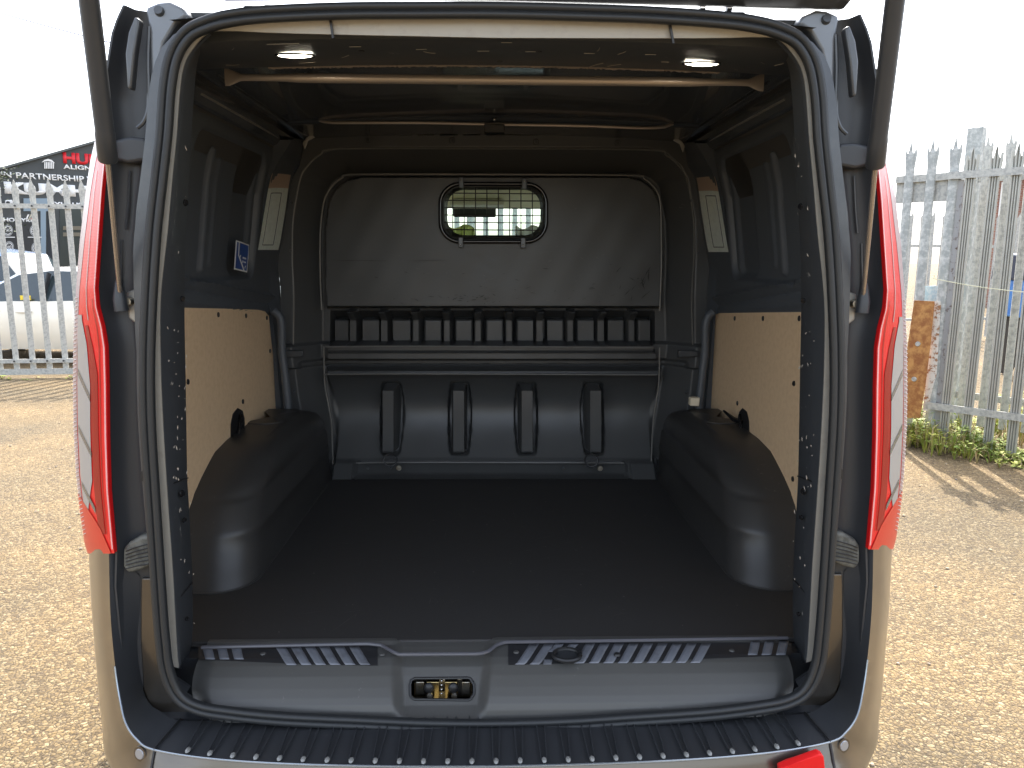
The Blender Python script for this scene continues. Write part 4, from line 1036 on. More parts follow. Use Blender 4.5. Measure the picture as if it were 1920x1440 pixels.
# bumps of the hinge gutter along the roof edge
for x0, x1, y, z in ((0.38, 0.47, 1.50, 1.928), (-0.47, -0.38, 1.50, 1.928)):
    MB().box(x0, x1, y-0.01, y+0.05, z-0.01, z+0.014).build('hinge_cover', M['jamb_dark'], van, bevel=0.005, seg=3)
for s in (-1, 1):
    for y in (2.47, 5.70):
        c = Vector((s*0.86, y, 0.34)); w = MB()
        w.tube([c+Vector((s*d, 0, 0)) for d in (-0.11, -0.10, 0.085, 0.095)], [0.30, 0.335, 0.335, 0.30], 36)
        wh = w.build('wheel', M['black'], van, smooth=True, ang=30)
        MB().disc(c+Vector((s*0.096, 0, 0)), (s, 0, 0), 0.21, 0.006, 30, 0.20).build('rim', M['tin'], wh)
    mr = MB().box(min(s*1.0, s*1.18), max(s*1.0, s*1.18), 5.05, 5.17, 1.22, 1.46).build('wing_mirror', M['black'], van, bevel=0.03, seg=3)
    fl = MB().box(s*0.62-0.14, s*0.62+0.14, 6.70, 6.82, 0.78, 0.96).build('headlamp', M['clearlens'], van, bevel=0.03, seg=3)
# ================================================================== TAILGATE AND STRUTS
tg = MB()
ax = Vector((0, -0.86, 0.51)).normalized(); nn = Vector((0, 0.51, 0.86)).normalized(); o0 = Vector((0, 1.49, 2.002))
def tp(x, a, b): return o0+Vector((x, 0, 0))+ax*a+nn*b
prof = [(0.0, 0.0), (0.03, 0.075), (0.6, 0.10), (1.25, 0.07), (1.30, 0.03), (1.27, 0.0), (0.6, 0.0)]
ol = [(-0.46, 0.02), (0.46, 0.02), (0.70, 0.28), (0.78, 0.6), (0.80, 1.22), (0.74, 1.32), (-0.74, 1.32), (-0.80, 1.22), (-0.78, 0.6), (-0.70, 0.28)]
tg.prism([tp(x, a, 0.0) for x, a in ol], nn*0.08)
tail = tg.build('tailgate', M['paint'], van, bevel=0.02, seg=3)
MB().prism([tp(x*0.86, 0.12+a*0.82, -0.012) for x, a in ol], nn*0.012).build('inner_trim', M['jamb_dark'], tail, bevel=0.004)
# spoiler lip that shows along the top of the picture
q0 = [PY(x, y, 1.50) for x, y in [(396, -8), (402, 2), (640, 1), (925, 3), (1300, 12), (1500, 18), (1572, 20), (1588, 14), (1592, -2)]]
rows = []
for p in resample(q0, 40):
    rows.append([p+Vector((0, 0.02, 0.03)), p+Vector((0, 0.0, 0.0)), p+Vector((0, -0.02, -0.003)), p+Vector((0, -0.05, 0.012)), p+Vector((0, -0.07, 0.035))])
MB().grid(rows).build('spoiler_lip', M['jamb'], tail, smooth=True, ang=60)
for x in (1318, 1368, 500, 552):
    a = PY(x, 12, 1.52); MB().bar(a, a+Vector((0, 0.03, -0.03)), 0.01, 0.012).build('hinge_arm', M['jamb_dark'], tail)
def strut(s):
    piv = Vector((-0.753, 1.50, 1.395)); d = Vector((0.053, -0.12, 0.265)).normalized()
    e0 = PY(203, 303, 1.395)
    d = (PY(167, 0, 1.285)-e0).normalized()
    low = PY(226, 560, 1.495)
    top = e0+d*0.52
    P = [e0, e0+d*0.003, e0+d*0.05, e0+d*0.055, top]
    rr_ = [0.0145, 0.0165, 0.0165, 0.0155, 0.0155]
    pr = [low, e0+d*0.01]; sockx = [low+Vector((-.001, 0, 0.0)), PY(228, 583, 1.495)]
    if s > 0:
        P = [mirx(p) for p in P]; pr = [mirx(p) for p in pr]; sockx = [mirx(p) for p in sockx]; top = mirx(top)
    o = MB().tube(P, rr_, 20).build('gas_strut', M['jamb_dark'], van, smooth=True, ang=50)
    MB().tube(pr, 0.0048, 10).build('piston_rod', mat('rod_metal', (0.36, 0.32, 0.29), 0.25, 0.8), o, smooth=True)
    MB().tube([sockx[0]+Vector((0, 0, 0.035)), sockx[0], sockx[1]], [0.0065, 0.0135, 0.0135], 12).build('ball_socket', M['jamb_dark'], o, smooth=True, ang=60)
    b = PY(244, 565, 1.51); 
    br = [PY(x, y, 1.512) for x, y in [(236, 548), (262, 538), (266, 600), (252, 606), (240, 596)]]
    if s > 0: br = [mirx(p) for p in br]; b = mirx(b)
    pb = MB().prism(br, (0, 0.02, 0)).build('strut_bracket', M['flange'], o, bevel=0.004, seg=3)
    MB().disc(b, (0, -1, 0), 0.009, 0.012, 14, 0.007).build('ball_stud', M['tin'], pb, smooth=True)
strut(-1); strut(1)
# ================================================================== GROUND
g = MB(); n_ = 60
xs = np.concatenate([np.linspace(-400, -30, 8), np.linspace(-25, 25, 11), np.linspace(30, 400, 8)])
g.grid([[Vector((x, y, 0)) for y in xs] for x in xs])
gm = bpy.data.materials.new('gravel_asphalt'); gm.use_nodes = True; t = gm.node_tree; b = t.nodes['Principled BSDF']
tc = t.nodes.new('ShaderNodeTexCoord')
wob = t.nodes.new('ShaderNodeTexNoise'); wob.inputs['Scale'].default_value = 30; wob.inputs['Detail'].default_value = 2
mixv = t.nodes.new('ShaderNodeMix'); mixv.data_type = 'RGBA'; mixv.blend_type = 'LINEAR_LIGHT'; mixv.inputs[0].default_value = 0.012
t.links.new(tc.outputs['Object'], wob.inputs['Vector']); t.links.new(tc.outputs['Object'], mixv.inputs[6]); t.links.new(wob.outputs['Color'], mixv.inputs[7])
def vor(scale, feat='F1'):
    v = t.nodes.new('ShaderNodeTexVoronoi'); v.inputs['Scale'].default_value = scale; v.feature = feat; t.links.new(mixv.outputs[2], v.inputs['Vector']); return v
v1 = vor(74); v2 = vor(74, 'DISTANCE_TO_EDGE'); v3 = vor(190, 'F1')
ramp = t.nodes.new('ShaderNodeValToRGB'); cr = ramp.color_ramp
cr.elements[0].position = 0.0; cr.elements[0].color = (0.12, 0.086, 0.042, 1); cr.elements[1].position = 1.0; cr.elements[1].color = (0.38, 0.305, 0.175, 1)
e = cr.elements.new(0.45); e.color = (0.235, 0.17, 0.077, 1); e = cr.elements.new(0.8); e.color = (0.28, 0.215, 0.11, 1)
sepc = t.nodes.new('ShaderNodeSeparateColor'); t.links.new(v1.outputs['Color'], sepc.inputs[0]); t.links.new(sepc.outputs[0], ramp.inputs[0])
er = t.nodes.new('ShaderNodeValToRGB'); er.color_ramp.elements[0].position = 0.0; er.color_ramp.elements[1].position = 0.16
t.links.new(v2.outputs['Distance'], er.inputs[0])
mx = t.nodes.new('ShaderNodeMix'); mx.data_type = 'RGBA'; mx.inputs[6].default_value = (0.07, 0.05, 0.028, 1)
t.links.new(er.outputs[0], mx.inputs[0]); t.links.new(ramp.outputs[0], mx.inputs[7])
big = t.nodes.new('ShaderNodeTexNoise'); big.inputs['Scale'].default_value = 0.9; big.inputs['Detail'].default_value = 8; big.inputs['Roughness'].default_value = 0.6
t.links.new(tc.outputs['Object'], big.inputs['Vector'])
br_ = t.nodes.new('ShaderNodeValToRGB'); br_.color_ramp.elements[0].position = 0.35; br_.color_ramp.elements[0].color = (0.66, 0.66, 0.68, 1); br_.color_ramp.elements[1].position = 0.62; br_.color_ramp.elements[1].color = (1.08, 1.0, 0.92, 1)
t.links.new(big.outputs['Fac'], br_.inputs[0])
mm2 = t.nodes.new('ShaderNodeMix'); mm2.data_type = 'RGBA'; mm2.blend_type = 'MULTIPLY'; mm2.inputs[0].default_value = 1
t.links.new(mx.outputs[2], mm2.inputs[6]); t.links.new(br_.outputs[0], mm2.inputs[7]); t.links.new(mm2.outputs[2], b.inputs['Base Color'])
b.inputs['Roughness'].default_value = 0.85
h1 = t.nodes.new('ShaderNodeMath'); h1.operation = 'MULTIPLY_ADD'; h1.inputs[1].default_value = -0.9; h1.inputs[2].default_value = 1.0
t.links.new(v1.outputs['Distance'], h1.inputs[0])
h2 = t.nodes.new('ShaderNodeMath'); h2.operation = 'MULTIPLY_ADD'; h2.inputs[1].default_value = -0.35; t.links.new(v3.outputs['Distance'], h2.inputs[0]); t.links.new(h1.outputs[0], h2.inputs[2])
hb = t.nodes.new('ShaderNodeMath'); hb.operation = 'MULTIPLY_ADD'; hb.inputs[1].default_value = 0.8
t.links.new(sepc.outputs[1], hb.inputs[0]); t.links.new(h2.outputs[0], hb.inputs[2])
bp = t.nodes.new('ShaderNodeBump'); bp.inputs['Strength'].default_value = 0.9; bp.inputs['Distance'].default_value = 0.009
t.links.new(hb.outputs[0], bp.inputs['Height']); t.links.new(bp.outputs[0], b.inputs['Normal'])
tag(g.build('ground', gm), kind='structure')
# loose stones near the van
st = MB(); rs = random.Random(4)
for k in range(700):
    x, y = rs.uniform(-6, 6), rs.uniform(1.2, 9)
    if abs(x) < 1.02: continue
    r = rs.uniform(0.004, 0.011); st.ball((x, y, r*0.4), r, r*rs.uniform(.7, 1.2), r*0.7, 6, 4)
tag(st.build('loose_gravel', mat('loose_stone', (0.45, 0.36, 0.25), 0.85, var=(3, (0.2, 0.17, 0.14), 0.45, 0.6)), smooth=True), 'scattered loose stones on the tan gravel yard', 'gravel', kind='stuff')

# ================================================================== PALISADE FENCES
galv = mat('galvanised_steel', (0.50, 0.50, 0.465), 0.6, 0.2, var=(38, (0.34, 0.345, 0.33), 0.45, 0.62))
galv2 = mat('weathered_galvanised', (0.36, 0.38, 0.37), 0.6, 0.3, var=(26, (0.56, 0.57, 0.55), 0.45, 0.62))
rust = mat('rusty_steel', (0.30, 0.12, 0.04), 0.8, 0.1, var=(16, (0.52, 0.27, 0.09), 0.42, 0.62), bump=(60, 0.4, 0.003))
def picket_mesh(h, kind, w=0.068):
    """upright along Z at origin, face towards -Y. kind: 'W' corrugated, 'D' shallow d-section"""
    if kind == 'W': sec_ = [(-.5, .0), (-.46, -.012), (-.34, -.012), (-.27, .004), (-.17, -.010), (-.08, -.010), (0, .004), (.08, -.010), (.17, -.010), (.27, .004), (.34, -.012), (.46, -.012), (.5, .0)]
    else: sec_ = [(-.5, .010), (-.42, .0), (-.2, -.006), (0, -.008), (.2, -.006), (.42, .0), (.5, .010)]
    rows = []
    tips = {'W': lambda u: (h-0.10+0.10*max(0, 1-abs(u)/0.22)+(0.035 if abs(abs(u)-0.42) < 0.09 else 0)), 'D': lambda u: h-0.09*min(1, abs(u)*2.2), 'T': lambda u: h-0.10+0.10*max(0, 1-abs(u)/0.2)+0.05*max(0, 1-abs(abs(u)-0.40)/0.10)}[kind]
    us = [s_[0] for s_ in sec_]; fine = np.linspace(-.5, .5, 25)
    for zz in (0.0, h*0.5, h-0.22):
        rows.append([Vector((u*w, interp(us, [s_[1] for s_ in sec_], u), zz)) for u in fine])
    sp = 1.28
    rows.append([Vector((u*w*sp, interp(us, [s_[1] for s_ in sec_], u), h-0.12)) for u in fine])
    rows.append([Vector((u*w*(1.0 if kind == 'D' else sp), interp(us, [s_[1] for s_ in sec_], u), tips(u))) for u in fine])
    m = MB().grid(rows); me = bpy.data.meshes.new('picket'); me.from_pydata(m.v, [], m.f); me.materials.append(galv if kind == 'D' else galv2); me.update(); return me
pmT = picket_mesh(2.32, 'T'); pmW = picket_mesh(2.28, 'W'); pmD = picket_mesh(2.32, 'D')
pmW.materials[0] = mat('striped_galvanised', (0.42, 0.42, 0.38), 0.5, 0.4, var=(7, (0.5, 0.49, 0.44), 0.4, 0.7))
def picket(parent, me, pos, ang, lean=0.0, sc=1.0):
    o = bpy.data.objects.new('picket', me); o.location = pos; o.rotation_euler = (0, lean, ang); o.scale = (1, 1, sc)
    m = o.modifiers.new('t', 'SOLIDIFY'); m.thickness = 0.003; m.offset = 0
    link(o, parent); return o
def fence(name, label, cat, p0, p1, n, me, rails, group=None, z0=0.06, posts=(), leans=0.4, railw=0.05, railt=0.04, side=1):
    p0, p1 = Vector(p0), Vector(p1); root = thing(name, label, cat, (p0.x, p0.y, 0), group)
    d = (p1-p0); L = d.length; d.normalize(); ang = math.atan2(d.y, d.x); nrm = Vector((d.y, -d.x, 0))
    rs = random.Random(hash(label) % 1000 if False else len(label))
    for k in range(n):
        t = k/(n-1); picket(root, me, p0+d*(L*t)+Vector((0, 0, z0+rs.uniform(-.008, .008))), ang, rad(rs.uniform(-leans, leans)))
    for z in rails:
        a, b = p0-d*0.08, p1+d*0.08
        off = nrm*(-0.03*side)
        r = MB().bar(a+off+Vector((0, 0, z)), b+off+Vector((0, 0, z)), railt, railw).build('rail', galv, root)
    for tpos in posts:
        q = p0+d*(L*tpos)+nrm*(-0.09)
        MB().obox(q+Vector((0, 0, 1.2)), d*0.05, nrm*0.005, (0, 0, 1.2)).obox(q+nrm*(-0.08)+Vector((0, 0, 1.2)), d*0.05, nrm*0.004, (0, 0, 1.2)).obox(q+nrm*(-0.04)+Vector((0, 0, 1.2)), d*0.004, nrm*0.04, (0, 0, 1.2)).build('post', galv, root)
    return root, d, nrm, L
# left fence (rails in front of pickets as seen)
A = PZ(33, 706, 0.02); Bp = PZ(155, 704, 0.02)
dl = (Bp-A).normalized(); sp = (Bp-A).length/4.0
P0 = A-dl*sp*12; P1 = A+dl*sp*48
rootL, dL, nL, LL = fence('palisade_fence', 'long straight galvanised palisade fence with pointed pale grey pickets in front of the white car', 'fence', P0, P1, 61, pmD, (), posts=(0.04, 0.14, 0.42, 0.7, 0.97))
for px_y0, w, t_ in ((390, 0.055, 0.045), (679, 0.05, 0.045), (699, 0.075, 0.01)):
    z = PP(80, px_y0, A, nL).z
    r = MB().bar(P0-dL*0.1+nL*0.028+Vector((0, 0, z)), P1+dL*0.1+nL*0.028+Vector((0, 0, z)), t_*0.5, w).build('rail', galv, rootL)
    if w > 0.07: continue
    bb = MB()
    for k in range(61): bb.disc(P0+dL*(LL*k/60)+nL*0.04+Vector((0, 0, z)), nL, 0.011, 0.01, 8)
    bb.build('rail_bolts', M['jamb_dark'], r)
# right front fence
A = PZ(1767, 829, 0.05); Bq = PZ(1895, 850, 0.05); dr = (Bq-A).normalized(); sr = (Bq-A).length/3
nR = Vector((dr.y, -dr.x, 0)); 
if nR.y > 0: nR = -nR
rootR = thing('palisade_fence', 'near galvanised palisade fence on the right with ribbed pickets and weeds at its foot', 'fence', (A.x, A.y, 0))
angR = math.atan2(dr.y, dr.x); rs = random.Random(2)
for k in range(0, 9): picket(rootR, pmW, A+dr*(sr*k), angR, rad(rs.uniform(-.3, .3)), 1.0)
zt = PP(1850, 338, A, nR).z; zb_ = PP(1850, 786, A, nR).z
for z in (zt, zb_):
    MB().bar(A-dr*sr*1.0+nR*0.025+Vector((0, 0, z)), A+dr*sr*8.5+nR*0.025+Vector((0, 0, z)), 0.012, 0.055).build('rail', galv, rootR)
# gate leaf beside it: three rear-facing pickets, frame upright, plate and rusty hinge plate
rootG = thing('palisade_gate', 'rusty hinged gate end of three mottled pickets beside the red tail lamp', 'gate', (A.x-0.3, A.y+0.3, 0))
for k, xx in enumerate((1692, 1726, 1767)):
    q = PP(xx, 520, A, nR); 
    q = A-dr*(sr*(0.72+1.02*(2-k)))
    picket(rootG, pmT, Vector((q.x, q.y, 0.10+0.0*k)), angR, 0)
up = A-dr*sr*0.45
MB().obox(Vector((up.x, up.y, 1.12))-nR*0.03, dr*0.032, nR*0.02, (0, 0, 0.97)).build('frame_upright', mat('painted_post', (0.36, 0.36, 0.36), 0.7, 0.2, var=(24, (0.13, 0.09, 0.07), 0.56, 0.66), bump=(40, .3, .003)), rootG)
MB().obox(A-dr*sr*1.9-nR*0.035+Vector((0, 0, zt-0.10)), dr*sr*1.5, nR*0.004, (0, 0, 0.085)).build('cross_plate', galv, rootG)
MB().bar(A-dr*sr*3.4-nR*0.02+Vector((0, 0, zt)), A-dr*sr*0.4-nR*0.02+Vector((0, 0, zt)), 0.03, 0.055).build('rail', galv, rootG)
hp = [PP(x, y, A+nR*0.06, nR) for x, y in [(1714, 563), (1752, 565), (1745, 640), (1735, 720), (1725, 784), (1690, 784), (1694, 700)]]
hpo = MB().prism(hp, -nR*0.01).build('hinge_plate', rust, rootG, bevel=0.002)
for x, y in ((1721, 645), (1714, 711)):
    MB().disc(PP(x, y, A+nR*0.061, nR), nR, 0.020, 0.010, 16, 0.017).build('plate_bolt', galv, hpo, smooth=True)
sp_ = [PP(x, y, A+nR*0.03, nR) for x, y in [(1752, 565), (1764, 565), (1756, 700), (1738, 770), (1730, 770)]]
MB().prism(sp_, -nR*0.01).build('flaking_strip', mat('flaking_paint', (0.62, 0.60, 0.55), 0.8, var=(30, (0.30, 0.15, 0.07), 0.5, 0.58)), rootG)
bp_ = [PP(x, y, A-nR*0.10, nR) for x, y in [(1722, 536), (1786, 536), (1784, 583), (1720, 568)]]
MB().prism(bp_, nR*0.03).build('blue_clamp', mat('pale_blue_steel', (0.42, 0.55, 0.62), 0.5, 0.3, var=(40, (0.6, 0.66, 0.68), 0.45, 0.6)), rootG)
# fence standing just behind, flat backs
A2 = A-nR*0.36-dr*0.02
rootB = thing('palisade_fence', 'second palisade fence close behind the ribbed one, showing flat backs and a tall steel post', 'fence', (A2.x, A2.y, 0))
me_b = picket_mesh(2.32, 'T', 0.056); me_b.materials[0] = galv
for k in range(0, 12): picket(rootB, me_b, A2+dr*(0.155*k+0.02)+Vector((0, 0, 0.10)), angR, rad(rs.uniform(-.4, .4)), 1.0)
for z in (zt-0.0, zb_+0.05): MB().bar(A2-dr*0.2-nR*0.03+Vector((0, 0, z)), A2+dr*2.0-nR*0.03+Vector((0, 0, z)), 0.012, 0.055).build('rail', galv, rootB)
pt_ = PP(1795, 560, A2, nR); MB().obox(Vector((pt_.x, pt_.y, 1.26))-nR*0.02, dr*0.055, nR*0.006, (0, 0, 1.26)).obox(Vector((pt_.x, pt_.y, 1.26))+dr*0.05-nR*0.07, dr*0.004, nR*0.05, (0, 0, 1.26)).build('post', galv2, rootB)
# far cream fence seen through the gaps
fa, fb = PZ(1690, 640, 0.0), PZ(2050, 632, 0.0)
fence('palisade_fence', 'far cream palisade fence seen through the gaps of the near pickets on the right', 'fence', fa, fb, 20, pmD, (1.75, 0.4), posts=(0.5,))
# cord tied to the gate post
a, b_ = PP(1750, 522, A+nR*0.06, nR), PP(1925, 548, A+nR*0.08, nR)
q = [a.lerp(b_, t)+Vector((0, 0, -0.012*math.sin(math.pi*t))) for t in np.linspace(0, 1, 12)]
tag(MB().tube([a+Vector((0, 0, 0.03)), a+Vector((.01, 0, 0.01))]+q, 0.0035, 6).build('cord', mat('pale_cord', (0.72, 0.70, 0.50), 0.8), smooth=True), 'pale thin cord tied across the ribbed fence pickets', 'cord')

# ================================================================== LEFT BUILDING WITH SIGN
wd = Vector((0.82, 0.57, 0)).normalized(); wn = Vector((wd.y, -wd.x, 0))
b0 = CAM+ray(80, 330)*(21.5/ray(80, 330).dot(f_)); b0.z = 0
def BPt(x, y, lift=0.0): return PP(x, y, b0+wn*lift, wn)
shop = thing('workshop_building', 'dark gabled tyre workshop with white and red sign lettering behind the left fence', 'building', tuple(b0))
dk = mat('dark_cladding', (0.050, 0.056, 0.058), 0.5)
eL = BPt(-160, 372); rT = BPt(420, 185); 
pL = b0+wd*((eL-b0).dot(wd)); 
tA = (rT-b0).dot(wd); tL = (eL-b0).dot(wd)
slope = (BPt(175, 268).z-BPt(0, 318).z)/((BPt(175, 268)-BPt(0, 318)).dot(wd))
z_at = lambda t: BPt(0, 318).z+slope*(t-(BPt(0, 318)-b0).dot(wd))
tR = tA+(tA-tL)
def W3(t, z, l=0.0): v = b0+wd*t+wn*l; return Vector((v.x, v.y, z))
polyw = [W3(tL, 0), W3(tL, z_at(tL)), W3(tA, z_at(tA)), W3(tR, z_at(tL)), W3(tR, 0)]
sb = MB().prism(polyw, -wn*12).build('wall', dk, shop)
rf = MB(); 
rf.add([W3(tL-.2, z_at(tL-.2)+.05, .12), W3(tA, z_at(tA)+.05, .12), W3(tA, z_at(tA)+.05, -12.1), W3(tL-.2, z_at(tL-.2)+.05, -12.1), W3(tR+.2, z_at(tL-.2)+.05, .12), W3(tR+.2, z_at(tL-.2)+.05, -12.1)], [(0, 1, 2, 3), (1, 4, 5, 2)])
rfo = rf.build('roof', mat('roof_sheet', (0.10, 0.11, 0.11), 0.6), shop); rfo.modifiers.new('s', 'SOLIDIFY').thickness = 0.06
def text(txt, x0, x1, y0, y1, mt, lift=0.03, yb1=None, bold=0.0, parent=shop, name='sign_lettering'):
    """place lettering between photo columns x0..x1, cap top y0 and baseline y1 (at x0)"""
    cu = bpy.data.curves.new(name, 'FONT'); cu.body = txt; cu.size = 1.0; cu.extrude = 0.0; cu.offset = bold
    to = bpy.data.objects.new('tmp', cu); COL.objects.link(to); bpy.context.view_layer.update()
    dg = bpy.context.evaluated_depsgraph_get(); me = bpy.data.meshes.new_from_object(to.evaluated_get(dg)); bpy.data.objects.remove(to)
    co = np.array([v.co[:] for v in me.vertices]); mn, mx_ = co.min(0), co.max(0)
    a, b, c = BPt(x0, y1, lift), BPt(x1, y1+(yb1 or 0), lift), BPt(x0, y0, lift)
    ta, tb, za, zc = (a-b0).dot(wd), (b-b0).dot(wd), a.z, c.z; zb2 = b.z
    for v in me.vertices:
        u = (v.co.x-mn[0])/(mx_[0]-mn[0]); w = (v.co.y-mn[1])/(mx_[1]-mn[1])
        v.co = W3(ta+(tb-ta)*u, za+(zc-za)*w, lift+0.0)
    me.materials.clear(); me.materials.append(mt); o = bpy.data.objects.new(name, me); link(o, parent)
    o.modifiers.new('s', 'SOLIDIFY').thickness = 0.006
    return o
text('HUNTER', 119, 250, 285, 306, M['redprint'], bold=0.05, yb1=1.5)
text('ALIGNMENT', 119, 218, 308, 316.5, M['white'], bold=0.03, yb1=3)
text('IN PARTNERSHIP WITH', 2, 213, 321, 332.5, M['white'], bold=0.02, yb1=11)
text('KUMHO', 9, 212, 340, 363, M['white'], bold=0.07, yb1=12)
text('EXHAUSTS', 95, 170, 378, 386, M['white'], bold=0.04, yb1=1)
text('KUMHO TYRES', -24, 70, 407, 415, M['white'], bold=0.05, yb1=1)
text('AFFORDABLE', 117, 175, 407, 415, mat('faded_print', (0.16, 0.17, 0.17), 0.6), bold=0.03, yb1=1)
for x in (50, 55, 60): 
    q = [BPt(x-2, 411, .04), BPt(x+1, 411, .04), BPt(x+5, 402, .04), BPt(x+2, 402, .04)]
    MB().prism(q, wn*0.02).build('stripe_mark', {50: M['white'], 55: M['tin'], 60: M['redprint']}[x], shop)
em = MB()
for k in range(6): q = [BPt(83+3.2*k, 304, .04), BPt(85+3.2*k, 304, .04), BPt(85+3.2*k, 316.5, .04), BPt(83+3.2*k, 316, .04)]; em.prism(q, wn*0.02)
em.prism([BPt(78, 305, .04), BPt(83, 300, .04), BPt(90, 298, .04), BPt(97, 300, .04), BPt(103, 306, .04), (BPt(97, 303.5, .04)), BPt(90, 302, .04), BPt(83, 303, .04)], wn*0.02)
em.build('roof_emblem', M['white'], shop)
# door frames, dark doorway, tyre posters
def panel_(x0, x1, y0, y1, mt, name, lift=0.02, th=0.03, parent=shop):
    return MB().prism([BPt(x0, y0, lift), BPt(x1, y0, lift), BPt(x1, y1, lift), BPt(x0, y1, lift)], wn*th).build(name, mt, parent)
bgm = mat('blue_grey_frame', (0.22, 0.29, 0.35), 0.5)
panel_(44, 90, 372, 396, bgm, 'door_header'); panel_(76, 86, 396, 600, bgm, 'door_frame'); panel_(90, 98, 376, 600, mat('deep_shade', (0.012, 0.016, 0.022), 0.6), 'door_reveal')
panel_(112, 175, 392, 600, mat('shop_glass', (0.02, 0.03, 0.03), 0.1), 'shop_window', 0.015)
for y in (424, 436, 560): panel_(118, 165, y, y+7, mat('blind', (0.16, 0.14, 0.10), 0.7), 'window_sticker', 0.05)
post = panel_(-30, 70, 416, 600, mat('poster_black', (0.02, 0.021, 0.022), 0.5), 'tyre_poster', 0.02)
for cx, cy in ((15, 432), (65, 432), (17, 463), (68, 465)):
    for r, r2, mt in ((11, 8.5, mat('tyre_print', (0.28, 0.29, 0.29), 0.5)), (8, 6.8, M['white'])):
        m = MB(); ring = []
        m.grid([[BPt(cx+rr_*math.cos(a)*0.85, cy+rr_*math.sin(a), .07) for rr_ in (r, r2)] for a in np.linspace(0, 2*math.pi, 25)]); m.build('printed_wheel', mt, post)
    m = MB()
    for k in range(9):
        a = 2*math.pi*k/9; m.add([BPt(cx, cy-.5, .07), BPt(cx, cy+.5, .07), BPt(cx+6.8*math.cos(a)*.85, cy+6.8*math.sin(a)+.5, .07), BPt(cx+6.8*math.cos(a)*.85, cy+6.8*math.sin(a)-.5, .07)], [(0, 1, 2, 3)])
    m.build('printed_spokes', M['white'], post)
    m = MB().prism([BPt(cx-13, cy+12, .07), BPt(cx+13, cy+12, .07), BPt(cx+13, cy+13.5, .07), BPt(cx-13, cy+13.5, .07)], wn*.005); m.build('printed_line', M['white'], post)
camr = MB().prism([BPt(9, 376, .05), BPt(23, 375, .05), BPt(24, 385, .05), (BPt(10, 386, .05))], wn*0.12).build('security_camera', M['white'], None, bevel=0.02)
MB().disc(BPt(15, 380.5, .17), wn, 0.05, 0.05, 16, 0.045).build('camera_lens', M['black'], camr)
tag(camr, 'small white security camera on the dark workshop wall under the sign', 'camera')

